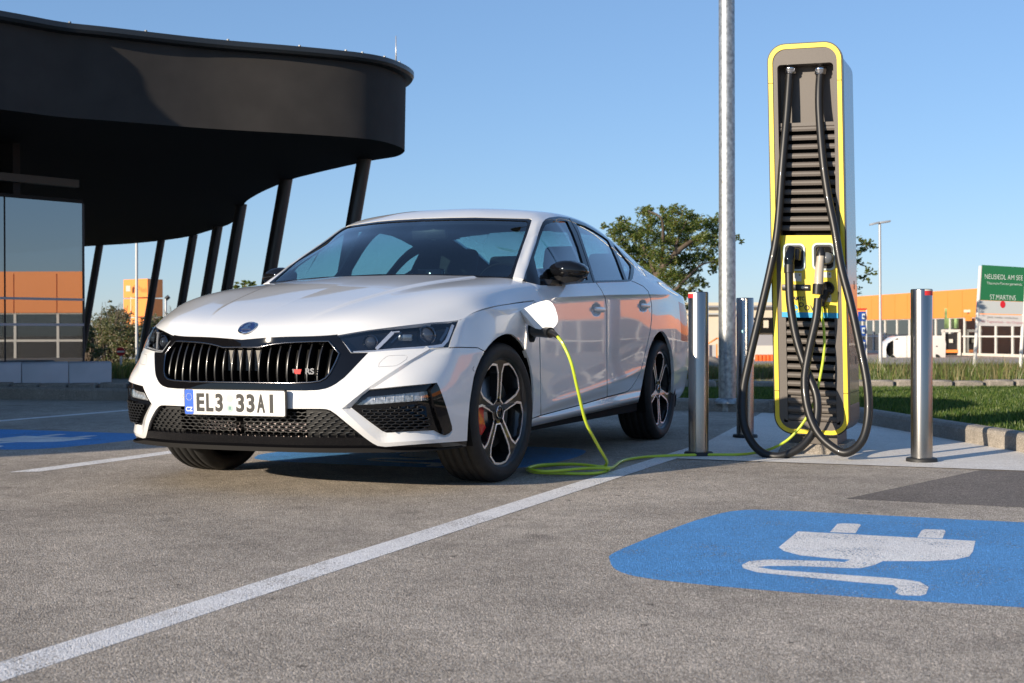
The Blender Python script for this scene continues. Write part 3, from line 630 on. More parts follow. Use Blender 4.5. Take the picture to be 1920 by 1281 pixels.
zc0, zc1 = span(0); b = B(); y0 = front_y(0, .58)
b.box(-.088, .088, y0+.045, y0+.05, zc0+.05, zc1-.012); b.build('radar_cover', mat('radar_cover', (.15, .14, .125), .35, 0, .3), gr)
# RS style emblem on the grille
p, n = hitn(LP, 571, 697); ox = .0; fm = frame_mx(p+np.array([0, -.004, 0]), (1, .12, 0), (0, 0, 1))
b = B().prism([(-.052, .010), (-.010, .010), (-.016, -.010), (-.040, -.010)], (0, 0, 0), (1, 0, 0), (0, 1, 0), (0, 0, .004)); em = b.build('emblem', M['red'], gr, mx=fm)
text('letters', 'RS', .034, M['chrome'], em, fm @ Matrix.Translation((.027, .0005, .001)), .002, xs=1.15, bold=.0012)
text('letters', 'v', .034, M['chrome'], em, fm @ Matrix.Translation((-.048, .005, .003)), .002, xs=.6, bold=.0008)
# --- lower intake and fog surrounds
def inside(poly, x, y):
    ins = False; j = len(poly)-1
    for i in range(len(poly)):
        if (poly[i][1] > y) != (poly[j][1] > y) and x < (poly[j][0]-poly[i][0])*(y-poly[i][1])/(poly[j][1]-poly[i][1])+poly[i][0]: ins = not ins
        j = i
    return ins
def hexmesh(b, polypx, off, cw=.030, ch=.0155, bar=.0014, dep=.010, x0=0, skew=0):
    q = [p for p in on(LP, [u for u in polypx], 0)]; poly = [(p[0], p[2]) for p in q]
    zs = [p[1] for p in poly]; xs = [p[0] for p in poly]; done = set()
    dx = cw; dz = ch*.75
    for r in range(int((max(zs)-min(zs))/dz)+3):
        for c in range(int((max(xs)-min(xs))/dx)+3):
            cx = min(xs)+(c-.5+(.5 if r % 2 else 0))*dx; cz_ = min(zs)+(r-.5)*dz
            hv = [(cx+cw*.5*sx, cz_+ch*.5*sz) for sx, sz in ((0, 1), (1, .5), (1, -.5), (0, -1), (-1, -.5), (-1, .5))]
            for i in range(6):
                a, c2 = hv[i], hv[(i+1) % 6]; key = tuple(sorted(((round(a[0], 3), round(a[1], 3)), (round(c2[0], 3), round(c2[1], 3)))))
                if key in done or not inside(poly, *a) or not inside(poly, *c2): continue
                done.add(key); ya = front_y(*a)+off; yc = front_y(*c2)+off; d = np.array([c2[0]-a[0], c2[1]-a[1]]); d = d/np.linalg.norm(d)*bar; nx, nz = -d[1], d[0]
                V = [(a[0]+nx, ya, a[1]+nz), (a[0]-nx, ya, a[1]-nz), (c2[0]-nx, yc, c2[1]-nz), (c2[0]+nx, yc, c2[1]+nz)]; V += [(x, y+dep, z) for x, y, z in V]
                b.add(V, [(0, 1, 2, 3), (0, 3, 7, 4), (1, 5, 6, 2)])
b = B(); hexmesh(b, [(449, 768), (540, 769), (611, 770), (620, 773), (655, 800), (678, 818), (600, 817.5), (540, 816.5), (449, 814)], .016, cw=.036, ch=.019)
V = list(b.v); F = list(b.f); n0 = len(V)
b.v = V+[(-x, y, z) for x, y, z in V]; b.f = F+[tuple(i+n0 for i in g[::-1]) for g in F]; b.sm = [False]*len(b.f)
it = skin('lower_intake', T(LP, 3), M['dark'], car, 'join', 0, -.075)[0]
side_i = LP.take(lambda f: f[LP.tag] == 3 and f.calc_center_median().x > .33)
skin('intake_panel', side_i, M['plastic'], it, 'both', 0, -.024)
m_ = b.build('mesh_grid', mat('mesh_plastic', (.028, .027, .026), .32, 0, .3), it, fix=False); m_['kind'] = 'stuff'
b = B(); hexmesh(b, [(449, 793), (560, 792), (600, 800), (608, 814), (540, 813), (449, 811)], .034, cw=.036, ch=.019, bar=.0018, dep=.004)
V = list(b.v); F = list(b.f); n0 = len(V); b.v = V+[(-x*.62, y, z) for x, y, z in V]; b.f = F+[tuple(i+n0 for i in g[::-1]) for g in F]; b.sm = [False]*len(b.f)
o = b.build('radiator_mesh', mat('radiator', (.30, .25, .24), .3, .8), it, fix=False); o['kind'] = 'stuff'
# side frame of intake
b = B(); pts = on(LP, [(612, 768.5), (622, 773), (655, 800), (679, 819)], -.012); b.tube(pts, .006, 6); both(b, 'intake_frame', M['gloss'], it)
fg = skin('fog_surround', [FOGGEO[4]], M['gloss'], car, 'both', .02, -.018)
for k, s_ in enumerate((1, -1)):
    pass
b = B(); hexmesh(b, [(664, 768), (735, 762), (796, 759.5), (812, 806), (723, 812), (716, 808)], .004, cw=.030, ch=.017, bar=.0016, dep=.02)
o, c = both(b, 'mesh_grid', M['satin'], None, fix=False); o.parent, c.parent = fg[0], fg[1]; o['kind'] = c['kind'] = 'stuff'
fl_ = skin('fog_lens', FOGGEO[23], M['lens'], None, 'both', 0, -.010); fl_[0].parent, fl_[1].parent = fg
fr_ = skin('reflector', FOGGEO[23], mat('lamp_back', (.42, .42, .42), .35, .5, noise=(70, .6)), None, 'both', 0, -.032); fr_[0].parent, fr_[1].parent = fg
rfm = mat('lamp_reflector', (.8, .8, .8), .3, .7)
for i in range(6):
    b = B(); u0, u1 = 692+i*19, 692+i*19+10; pts = on(LP, [(u0, 744-i*1.6+2), (u1, 743-i*1.6), (u1, 752), (u0+2, 754)], -.028); pts[0] = pts[0]+np.array([0, .03, 0]); pts[3] = pts[3]+np.array([0, .03, 0])
    b.add(pts, [(0, 1, 2, 3)]); o, c = both(b, 'reflector', rfm, None, fix=False); o.parent, c.parent = fg
bl = skin('air_blade', FOGGEO[24], M['gloss'], None, 'both', .03, .003); bl[0].parent, bl[1].parent = fg
# splitter foot
b = B(); pt = []
for x in np.linspace(0, .80, 22): y = front_y(x, .232); pt.append((x, y))
pt.append((.835, -.50)); pt.append((.85, -.40))
lo = [(x, y-.008, .215-.012*min(1, max(0, (x-.6)/.1))) for x, y in pt]; lo2 = [(x*1.0, y-.012, .196) for x, y in pt]; lo3 = [(x*.97, y+.10, .190) for x, y in pt]
V = lo+lo2+lo3; n = len(pt); F = [(i, i+1, n+i+1, n+i) for i in range(n-1)]+[(n+i, n+i+1, 2*n+i+1, 2*n+i) for i in range(n-1)]
b.add(V+[(-x, y, z) for x, y, z in V], F+[tuple(3*n+j for j in g[::-1]) for g in F], True)
b.build('splitter_lip', mat('splitter_lip', (.012, .011, .010), .75, 0, 0, .15), car)
# parking sensors
for (u, v) in ((558.8, 746.2), (889, 692)):
    p, n_ = hitn(LP, u, v); q = Vector(n_).to_track_quat('Z', 'Y').to_matrix().to_4x4(); q.translation = Vector(p-n_*.003); b = B().lathe([(.0105, 0), (.0105, .0035), (.0098, .0042)], 20); b2 = B().lathe([(.0094, 0), (.0092, .0045), (0, .0046)], 20)
    for bb, nm, mm in ((b, 'sensor_ring', M['dark']), (b2, 'parking_sensor', M['paint'])):
        o = bb.build(nm, mm, car, mx=q); c = o.copy(); c.data = o.data.copy(); c.data.transform(MX); sc.collection.objects.link(c); c.parent = car
# --- number plate
pe = B().prism(rrect(-.2625, .2625, -.0585, .0585, .01), (0, 0, 0), (1, 0, 0), (0, 1, 0), (0, 0, .012)); pm = frame_mx((0, -.934, .407), (1, 0, 0), (0, -.03, 1)) @ Matrix.Translation((0, 0, -.006))
pl = pe.build('number_plate', M['satin'], car, mx=pm)
B().prism(rrect(-.258, .258, -.0545, .0545, .008), (0, 0, .012), (1, 0, 0), (0, 1, 0), (0, 0, .002)).build('plate_face', M['platewhite'], pl, mx=pm)
B().prism(rrect(-.2575, -.212, -.054, .054, .007), (0, 0, .014), (1, 0, 0), (0, 1, 0), (0, 0, .0012)).build('plate_band', M['plateblue'], pl, mx=pm)
for g, x0, x1 in (('E', 820, 910), ('L', 930, 1012), ('3', 1035, 1120), ('3', 1270, 1360), ('3', 1385, 1475), ('A', 1500, 1590), ('I', 1640, 1680)):
    xc = ((x0+x1)/2-1245)/1130*.52; wd = (x1-x0)/1130*.52
    o = text('characters', g, .112, M['ink'], pl, Matrix(), .0006, bold=.0042)
    vs = np.array([v.co for v in o.data.vertices]); mn, mxx = vs.min(0), vs.max(0); sx = wd/(mxx[0]-mn[0]); sy = .080/(mxx[1]-mn[1]); c0 = (mn+mxx)/2
    o.data.transform(pm @ Matrix.Translation((xc, -.001, .0148)) @ Matrix.Diagonal((sx if g != 'I' else min(sx, .9), sy, 1, 1)) @ Matrix.Translation((-c0[0], -c0[1], 0)))
text('characters', 'CZ', .026, M['platewhite'], pl, pm @ Matrix.Translation((-.2345, -.033, .0156)), .0004, bold=.0008)
b = B()
for k in range(12): a = k*math.pi/6; b.lathe([(.0016, 0), (.0016, .0006), (0, .0007)], 6, c=(-.2345+.015*math.cos(a), .022+.015*math.sin(a), .0152))
b.build('stars', mat('star_yellow', (.7, .6, .1), .5), pl, mx=pm)
B().lathe([(.017, 0), (.017, .001), (0, .0012)], 24, c=(-.023, .018, .014)).build('sticker', mat('sticker_white', (.50, .50, .49), .3), pl, mx=pm)
b = B().lathe([(.017, 0), (.017, .001), (0, .0012)], 24, c=(-.021, -.024, .014)); b.build('sticker', mat('sticker_silver', (.42, .55, .50), .3, .4), pl, mx=pm)
B().box(-.027, -.015, -.031, -.017, .0152, .0158).build('sticker_mark', mat('sticker_green', (.14, .26, .24), .5), pl, mx=pm)
for x in (-.205, .215): B().lathe([(.004, 0), (.004, .0015), (0, .002)], 12, c=(x, -.005, .014)).build('screw', M['platewhite'], pl, mx=pm)
# --- bonnet badge: ringed roundel with a winged arrow
p, n_ = hitn(HP, 464.5, 616); u_ = np.array([1., 0, 0]); v_ = np.cross(n_, u_); bm_ = frame_mx(p+n_*.001, u_, v_)
bd = B().lathe([(.044, 0), (.044, .004), (.040, .007), (.036, .0055)], 40).build('badge', M['chrome'], car, mx=bm_)
B().lathe([(.0365, .004), (0, .0045)], 40).build('badge_field', M['blueemb'], bd, mx=bm_)
b = B().prism([(-.026, -.014), (.026, -.014), (.018, -.006), (.006, -.004), (.004, .006), (.012, .016), (.004, .027), (-.006, .024), (-.014, .014), (-.020, .002), (-.012, -.004), (-.024, -.008)], (0, 0, .0045), (1, 0, 0), (0, 1, 0), (0, 0, .003)); b.build('badge_wing', M['chrome'], bd, mx=bm_)
text('badge_letters', 'ŠKODA', .0095, M['chrome'], bd, bm_ @ Matrix.Translation((0, -.024, .006)), .0006)
# --- mirrors
def mirror_geo():
    yb = .83
    cap = B(); low = B(); xs = [.795, .815, .85, .885, .925, .965, .99, 1.003]; hz = [.010, .030, .047, .054, .052, .042, .028, .010]; hy = [.02, .05, .075, .085, .085, .075, .055, .02]; zc_ = [1.052, 1.045, 1.042, 1.041, 1.040, 1.036, 1.034, 1.032]
    V = []; n = 20
    for x, h, d, z in zip(xs, hz, hy, zc_):
        for k in range(n):
            a = 2*math.pi*k/n; c, s_ = math.cos(a), math.sin(a); V.append((x, yb+x*.06-.05+d*np.sign(c)*abs(c)**.7, z+h*np.sign(s_)*abs(s_)**.8))
    F = [(i*n+k, i*n+(k+1) % n, (i+1)*n+(k+1) % n, (i+1)*n+k) for i in range(len(xs)-1) for k in range(n)]+[tuple(range(n)), tuple(range((len(xs)-1)*n, len(xs)*n))[::-1]]
    cap.add(V, F, True)
    xs = [.80, .825, .865, .915, .955, .985]; z0 = [.965, .962, .965, .972, .980, 1.0]; z1 = [1.0, 1.005, 1.010, 1.010, 1.010, 1.010]; d = [.045, .055, .07, .075, .06, .03]; V = []
    for x, a, c, e in zip(xs, z0, z1, d): yy = yb+x*.06-.05; V += [(x, yy-e, c), (x, yy-e*.75, a), (x, yy+e*.75, a), (x, yy+e, c)]
    low.add(V, [(4*i+j, 4*i+(j+1) % 4, 4*i+4+(j+1) % 4, 4*i+4+j) for i in range(5) for j in range(4)]+[(0, 1, 2, 3), (23, 22, 21, 20)], True)
    V = [(.862, .50, .955), (.862, .80, .955), (.70, .80, 1.0), (.86, .60, .985), (.84, .80, 1.0), (.80, .60, 1.01)]
    low.add([(.80, .62, .962), (.865, .64, .958), (.865, .82, .958), (.80, .82, .962), (.80, .64, .99), (.87, .66, .985), (.87, .80, .985), (.80, .80, .99)], [(0, 3, 2, 1), (4, 5, 6, 7), (0, 1, 5, 4), (1, 2, 6, 5), (2, 3, 7, 6), (3, 0, 4, 7)])
    return cap, low
cap, low = mirror_geo()
o, c = both(low, 'side_mirror', M['satin']); o2, c2 = both(cap, 'mirror_cap', M['gloss']); o2.parent = o; c2.parent = c
# --- door handles
for doors, yc, zc_ in ((doorsF, 1.31, .839), (doorsR, 2.20, .877)):
    b = B(); V = []; n = 10; prof = [(-.015, -.004), (-.012, .004), (0, .008), (.012, .004), (.015, -.004)]; L = [(-.085, .0), (-.075, .75), (-.05, 1), (.05, 1), (.085, .95), (.105, .6), (.112, .0)]
    for s_, k in L:
        for z, x in prof: V.append((.903+x*k+.004, yc+s_, zc_+z*max(.35, k)))
    m_ = len(prof); b.add(V, [(i*m_+j, i*m_+j+1, (i+1)*m_+j+1, (i+1)*m_+j) for i in range(len(L)-1) for j in range(m_-1)], True)
    o, c = both(b, 'door_handle', M['paint'], None); o.parent, c.parent = doors[0], doors[1]
# --- wheels
def wheel_parts():
    P_ = {}
    prof = [(.255, -.10), (.264, -.112), (.285, -.119), (.308, -.116), (.325, -.102), (.3300, -.085)]
    for g in (-.062, -.022, .022, .062): prof += [(.3314, g-.005), (.3240, g-.004), (.3240, g+.004), (.3314, g+.005)]
    prof += [(.3300, .085), (.3250, .1), (.308, .114), (.292, .1185), (.286, .1165), (.280, .1175), (.266, .112), (.2585, .106), (.256, .098)]
    b = B().lathe(prof, 84, 'x'); P_['tyre'] = (b, M['tyre'])
    P_['rim_barrel'] = (B().lathe([(.2585, .106), (.2545, .102), (.246, .086), (.226, .04), (.222, -.09), (.24, -.1)], 60, 'x'), M['rim'])
    return P_
HOLE = [(.062, .015), (.157, .084), (.194, .092), (.227, .052), (.233, 0), (.227, -.052), (.194, -.092), (.157, -.084), (.062, -.015)]
HOLE = [(r*1.035+(.0 if r > .1 else -.004), w_*(1.05 if r > .1 else 1.3)) for r, w_ in HOLE]
def face_x(r): return .078+.012*min(1, r/.24)-.012*max(0, 1-r/.07)
def rim_face(ang):
    bm = bmesh.new(); N = 90; loops = [[(.2505*math.cos(2*math.pi*k/N), .2505*math.sin(2*math.pi*k/N)) for k in range(N)]]
    holes = []
    for h in range(5):
        a = ang+h*2*math.pi/5; ca, sa = math.cos(a), math.sin(a); pts = []
        for i in range(len(HOLE)):
            p0, p1 = HOLE[i], HOLE[(i+1) % len(HOLE)]
            for t in (0, .33, .66): pts.append((p0[0]+(p1[0]-p0[0])*t, p0[1]+(p1[1]-p0[1])*t))
        loops.append([(r*ca-w_*sa, r*sa+w_*ca) for r, w_ in pts]); holes.append(loops[-1])
    es = []
    for L in loops:
        vs = [bm.verts.new((face_x(math.hypot(*p)), p[0], p[1])) for p in L]; es += [bm.edges.new((vs[i], vs[(i+1) % len(vs)])) for i in range(len(vs))]
    bmesh.ops.triangle_fill(bm, edges=es, use_beauty=True)
    for f in [f for f in bm.faces if any(inside(h, f.calc_center_median().y, f.calc_center_median().z) for h in holes)]: bm.faces.remove(f)
    r = bmesh.ops.extrude_face_region(bm, geom=list(bm.faces)); nv = [v for v in r['geom'] if isinstance(v, bmesh.types.BMVert)]
    for v in nv: v.co.x -= .045
    bmesh.ops.recalc_face_normals(bm, faces=bm.faces)
    for f in bm.faces: f.smooth = False
    me = bpy.data.meshes.new('spokes'); bm.to_mesh(me); bm.free(); me.materials.append(M['rim'])
    # turned edge round every window
    b = B()
    for h in holes:
        c = np.mean(h, axis=0); n = len(h); outer = [np.array(p)+(np.array(p)-c)/np.linalg.norm(np.array(p)-c)*.0115 for p in h]
        V = [(face_x(math.hypot(*p))+.0012, *p) for p in h]+[(face_x(math.hypot(*p))+.0012, *p) for p in outer]+[(face_x(math.hypot(*p))-.004, *p) for p in h]
        b.add(V, [(i, (i+1) % n, n+(i+1) % n, n+i) for i in range(n)]+[(i, 2*n+i, 2*n+(i+1) % n, (i+1) % n) for i in range(n)])
    # ribs that stiffen the spokes
    sp = B()
    for h in range(5):
        a = ang+(h+.5)*2*math.pi/5; ca, sa = math.cos(a), math.sin(a)
        for w0 in (-.008, .008): pass
        V = []
        for r, ww in ((.07, .016), (.15, .012), (.20, .022), (.235, .05)):
            for w_, dx in ((-ww, .0), (0, -.004), (ww, .0)): V.append((face_x(r)+.0018+dx*0.4, r*ca-w_*sa, r*sa+w_*ca))
        sp.add(V, [(3*i+j, 3*i+j+1, 3*i+3+j+1, 3*i+3+j) for i in range(3) for j in range(2)])
    return me, b, sp
WP = wheel_parts()
hubp = B().lathe([(.034, .060), (.034, .082), (.030, .085), (0, .086)], 30, 'x')
bolt = B()
discb = B().lathe([(.03, .052), (.075, .052), (.078, .044), (.172, .044), (.172, .020), (.05, .020)], 60, 'x')
def wheel(x, y, left, ang, steer=0):
    o = bpy.data.objects.new('wheel', None); link(o, car); o.empty_display_size = .1; o.location = (x, y, .3315)
    o.rotation_euler = (0, 0, steer+(0 if left else math.pi))
    for k, (b, m) in WP.items():
        if k not in shared: shared[k] = b.build(k, m, o, fix=False)
        else: share(shared[k], o)
    me, eb, sp = rim_face(ang if left else math.pi-ang)
    s_ = bpy.data.objects.new('spokes', me); link(s_, o)
    eb.build('turned_edge', M['rimcut'], o, fix=False)
    for k, b, m in (('hub_cap', hubp, M['gloss']), ('brake_disc', discb, M['disc'])):
        if k not in shared: shared[k] = b.build(k, m, o, fix=False)
        else: share(shared[k], o)
    rg = B().lathe([(.031, .085), (.031, .087), (.027, .087)], 30, 'x'); rg.build('cap_ring', M['chrome'], o, fix=False)
    for h in range(5):
        a = (ang if left else math.pi-ang)+(h+.5)*2*math.pi/5
        if 'b' not in shared: shared['b'] = B().lathe([(.011, -.004), (.011, .004), (.0075, .004), (.0075, -.001), (0, -.001)], 6, 'x').build('wheel_bolt', M['dark'], o, fix=False); q = shared['b']
        else: q = share(shared['b'], o)
        q.location = (face_x(.056)+.001, .056*math.cos(a), .056*math.sin(a))
    b = B(); n = 12; V = []   # caliper hugging the front of the disc
    a0, a1 = (math.pi*.85, math.pi*1.2) if left else (-.6, .5)
    for i in range(n+1):
        a = a0+(a1-a0)*i/n
        for r, xx in ((.118, .062), (.168, .062), (.182, .045), (.182, .01), (.118, .01)): V.append((xx, r*math.cos(a), r*math.sin(a)))
    b.add(V, [(5*i+j, 5*i+(j+1) % 5, 5*i+5+(j+1) % 5, 5*i+5+j) for i in range(n) for j in range(5)]+[(0, 1, 2, 3, 4), tuple(5*n+j for j in (4, 3, 2, 1, 0))]); b.build('brake_caliper', M['red'], o)
    return o
shared = {}
wheel(.768, 0, True, math.atan2(-.30, -.95), R(-3.5)); wheel(-.768, 0, False, .3, R(-3.5)); wheel(.768, 2.686, True, math.pi/2); wheel(-.768, 2.686, False, .9)
for y in (0, 2.686):
    for s_ in (1, -1):
        B().lathe([(.40, .56*s_), (.385, .58*s_), (.385, .87*s_)], 30, 'x', c=(0, y, .36), a0=R(-25), a1=R(205)).build('wheel_arch_liner', M['dark'], car, fix=False)
        B().box(min(.55*s_, .57*s_), max(.55*s_, .57*s_), y-.42, y+.42, .19, .78).build('wheel_arch_wall', M['dark'], car)
# --- underside, cabin
b = B().box(-.58, .58, -.72, -.40, .205, .24).box(-.56, .56, -.45, 3.5, .20, .26).box(-.83, .83, .42, 2.27, .21, .28).box(-.7, .7, 3.05, 3.6, .24, .3); b.build('underbody', M['dark'], car)
B().box(-.60, .60, -.66, .2, .26, .66).build('engine_bay', M['dark'], car)
cab = B().box(-.84, .84, .35, 3.3, .30, .34).box(-.845, -.80, .5, 2.6, .30, .93).box(.80, .845, .5, 2.6, .30, .93)
cab.build('cabin_lining', M['interior'], car)
b = B(); V = [(s_*.74, y, z) for y, z in ((.50, .955), (.75, .97), (.98, .985), (1.08, .95), (1.12, .80), (1.05, .45)) for s_ in (-1, 1)]
b.add(V, [(2*i, 2*i+1, 2*i+3, 2*i+2) for i in range(5)], True); dash = b.build('dashboard', M['interior'], car, fix=False)
B().lathe([(.183, 0), (.19, .014), (.183, .028), (.172, .014), (.183, 0)], 36).add([], []).build('steering_wheel', M['satin'], car, mx=Matrix.Translation((.37, 1.22, .93)) @ Matrix.Rotation(R(-68), 4, 'X'), fix=False)
B().box(-.075, .075, -.03, .03, -.055, .055).build('instrument_screen', M['gloss'], car, mx=Matrix.Translation((0, 1.0, 1.02)), bevel=.01)
def seat(x, y, wd):
    s = B().box(x-wd/2, x+wd/2, y-.50, y, .40, .56).build('seat', M['interior'], car, bevel=.05, seg=3)
    mx = Matrix.Translation((x, y, .5)) @ Matrix.Rotation(R(-18), 4, 'X')
    B().box(-wd/2+.02, wd/2-.02, -.07, .07, 0, .60).build('backrest', M['interior'], s, bevel=.05, mx=mx, seg=3)
    for hx_ in ((0,) if wd < .7 else (-.38, .38)):
        B().box(-.13+hx_, .13+hx_, -.045, .045, .63, .80).build('headrest', M['interior'], s, bevel=.035, mx=mx, seg=3); B().tube([(hx_-.05, 0, .55), (hx_-.05, 0, .65)], .007, 6).tube([(hx_+.05, 0, .55), (hx_+.05, 0, .65)], .007, 6).build('headrest_post', M['satin'], s, mx=mx)
seat(.37, 1.95, .52); seat(-.37, 1.95, .52); seat(0, 2.78, 1.25)
B().box(-.11, .11, -.015, .015, -.035, .035).build('rear_view_mirror', M['satin'], car, mx=Matrix.Translation((0, .98, 1.275)) @ Matrix.Rotation(R(10), 4, 'X'), bevel=.012)
B().box(-.07, .07, .93, 1.05, 1.33, 1.37).build('sensor_housing', M['satin'], car, bevel=.012)
p = at(813, 444, y=1.02); b = B().prism([(-.018, -.02), (.012, -.022), (.018, .014), (.006, .024), (-.008, .020)], p, (1, 0, 0), (0, 0, 1), (0, .004, 0)); b.build('toll_tag', mat('tag_grey', (.35, .38, .33), .5), car)
# --- charging flap, socket, plug (car's left fender)
FLP = [(972, 584), (975, 582.3), (998, 571), (1012, 566), (1024, 563.3), (1030, 564), (1036, 569), (1041, 578), (1045, 591), (1046.3, 600), (1044.5, 607), (1040, 613), (1032, 617.3), (1015, 618.3), (1004, 616), (980, 607.5), (974, 601), (971, 592)]
fp = [at(u, v, y=.16+.25*max(0, (978-u))/40*.4) for u, v in FLP]
c0 = np.mean(fp, axis=0)
b = B()
fold = (2, 13)        # bend line across the flap
A_ = [p for p in fp]; n = len(A_); th = np.array([-.003, .012, 0])
front_i = list(range(1, 14+1)); 
for i in (15, 16, 17, 0): A_[i] = A_[i]+np.array([0, .05, 0])
ii = [1, 14]
b.add([A_[i] for i in range(1, 15)], [tuple(range(14))]); b.add([A_[14], A_[15], A_[16], A_[17], A_[0], A_[1]], [(0, 1, 2, 3, 4, 5)])
b.add([A_[i]+th for i in range(1, 15)], [tuple(range(14))[::-1]]); b.add([A_[i]+th for i in (14, 15, 16, 17, 0, 1)], [(5, 4, 3, 2, 1, 0)])
b.add(A_+[p+th for p in A_], [(i, (i+1) % n, n+(i+1) % n, n+i) for i in range(n)])
b.build('charging_flap', M['paint'], car, fix=True)
p, n_ = hitn(LP, 997, 621); q = Vector(n_).to_track_quat('Z', 'Y').to_matrix().to_4x4(); q.translation = Vector(p)
sk = B().prism(rrect(-.052, .045, -.055, .040, .03), (0, 0, -.012), (1, 0, 0), (0, 1, 0), (0, 0, .0135)).build('charging_socket', M['dark'], car, mx=q)
B().lathe([(.036, 0), (.036, .016), (.031, .018), (.029, .004), (0, .004)], 30).build('socket_ring', M['satin'], sk, mx=q)
# ================================================================ GROUND
def ground_mat(name, c1, c2, c3, stone=260, bump=.9, dist=.004, patch=1.2, rough=.85, spot=.5, crack=False):
    m = bpy.data.materials.new(name); m.use_nodes = True; t = m.node_tree; p = t.nodes['Principled BSDF']; N = t.nodes.new; L = t.links.new
    geo = N('ShaderNodeNewGeometry')
    def noise(s, d=4, r=.6): n = N('ShaderNodeTexNoise'); n.inputs['Scale'].default_value = s; n.inputs['Detail'].default_value = d; n.inputs['Roughness'].default_value = r; L(geo.outputs['Position'], n.inputs['Vector']); return n.outputs[0]
    def ramp(src, stops):
        r = N('ShaderNodeValToRGB'); L(src, r.inputs[0]); e = r.color_ramp.elements
        while len(e) < len(stops): e.new(.5)
        for k, (q, c) in enumerate(stops): e[k].position = q; e[k].color = (*c, 1)
        return r.outputs[0]
    vor = N('ShaderNodeTexVoronoi'); vor.inputs['Scale'].default_value = stone; L(geo.outputs['Position'], vor.inputs['Vector'])
    sep = N('ShaderNodeSeparateColor'); L(vor.outputs['Color'], sep.inputs[0])
    grain = ramp(sep.outputs[0], [(0, c1), (.45, c2), (.85, c3), (1, tuple(min(1, q*1.5) for q in c3))])
    # mix of big blotches
    def mul(a, src, lo, hi):
        mr = N('ShaderNodeMapRange'); mr.inputs[1].default_value = .32; mr.inputs[2].default_value = .68; mr.inputs[3].default_value = lo; mr.inputs[4].default_value = hi; L(src, mr.inputs[0])
        v = N('ShaderNodeVectorMath'); v.operation = 'SCALE'; L(a, v.inputs[0]); L(mr.outputs[0], v.inputs['Scale']); return v.outputs[0]
    c = mul(grain, noise(patch, 6), 1-spot*.35, 1+spot*.28); c = mul(c, noise(patch*9, 5, .7), 1-spot*.25, 1+spot*.22); c = mul(c, noise(70, 3), .88, 1.12)
    if crack:        # oil spots and stains
        n_ = noise(2.3, 2, .5); mr = N('ShaderNodeMapRange'); mr.inputs[1].default_value = .66; mr.inputs[2].default_value = .74; mr.inputs[3].default_value = 1; mr.inputs[4].default_value = .72; L(n_, mr.inputs[0]); v = N('ShaderNodeVectorMath'); v.operation = 'SCALE'; L(c, v.inputs[0]); L(mr.outputs[0], v.inputs['Scale']); c = v.outputs[0]
        n_ = noise(14, 1, .4); mr = N('ShaderNodeMapRange'); mr.inputs[1].default_value = .74; mr.inputs[2].default_value = .78; mr.inputs[3].default_value = 1; mr.inputs[4].default_value = .5; L(n_, mr.inputs[0]); v = N('ShaderNodeVectorMath'); v.operation = 'SCALE'; L(c, v.inputs[0]); L(mr.outputs[0], v.inputs['Scale']); c = v.outputs[0]
    L(c, p.inputs['Base Color']); p.inputs['Roughness'].default_value = rough; p.inputs['Specular IOR Level'].default_value = .25
    b = N('ShaderNodeBump'); b.inputs['Strength'].default_value = bump; b.inputs['Distance'].default_value = dist; mh = N('ShaderNodeMath'); mh.operation = 'MULTIPLY_ADD'; L(vor.outputs['Distance'], mh.inputs[0]); mh.inputs[1].default_value = -1.2
    L(noise(150, 4, .75), mh.inputs[2]); L(mh.outputs[0], b.inputs['Height']); L(b.outputs[0], p.inputs['Normal']); return m
M['asphalt'] = ground_mat('asphalt', (.215, .183, .145), (.365, .314, .255), (.545, .475, .395), 260, .85, .0032, spot=.7, patch=.9, crack=True)
M['asphalt2'] = ground_mat('dark_asphalt_patch', (.10, .084, .072), (.17, .145, .122), (.25, .215, .185), 260, .6, .003)
M['concrete'] = ground_mat('concrete', (.60, .555, .49), (.68, .63, .56), (.76, .71, .635), 400, .25, .0015, spot=.25)
M['kerb'] = ground_mat('kerb_stone', (.20, .175, .145), (.27, .24, .20), (.34, .30, .255), 300, .5, .003, spot=.5)
M['soil'] = ground_mat('dry_soil', (.14, .12, .07), (.22, .19, .11), (.30, .26, .15), 40, 1, .03, patch=.3)
M['path'] = ground_mat('path', (.26, .23, .20), (.34, .30, .27), (.42, .38, .34), 60, .6, .01, patch=.4)
M['lawnsoil'] = ground_mat('lawn_soil', (.03, .055, .012), (.045, .08, .018), (.06, .10, .025), 60, 1, .02, patch=.6)
def paint_mat(name, col, wear=.5):
    m = ground_mat(name, tuple(q*.86 for q in col), col, tuple(min(1, q*1.12) for q in col), 260, .7, .003, spot=.22, rough=.6); t = m.node_tree; p = t.nodes['Principled BSDF']; N = t.nodes.new; L = t.links.new
    geo = N('ShaderNodeNewGeometry'); n = N('ShaderNodeTexNoise'); n.inputs['Scale'].default_value = 130; n.inputs['Detail'].default_value = 6; L(geo.outputs['Position'], n.inputs['Vector'])
    n2 = N('ShaderNodeTexNoise'); n2.inputs['Scale'].default_value = 5; n2.inputs['Detail'].default_value = 4; L(geo.outputs['Position'], n2.inputs['Vector'])
    a = N('ShaderNodeMath'); a.operation = 'MULTIPLY_ADD'; L(n2.outputs[0], a.inputs[0]); a.inputs[1].default_value = .45; L(n.outputs[0], a.inputs[2])
    r = N('ShaderNodeMapRange'); r.inputs[1].default_value = .86-.08*wear; r.inputs[2].default_value = .93-.06*wear; r.inputs[3].default_value = 1; r.inputs[4].default_value = .0; L(a.outputs[0], r.inputs[0]); L(r.outputs[0], p.inputs['Alpha']); return m
M['white'] = paint_mat('road_white', (.84, .81, .77), .6); M['blue'] = paint_mat('road_blue', (.095, .29, .58), .3)
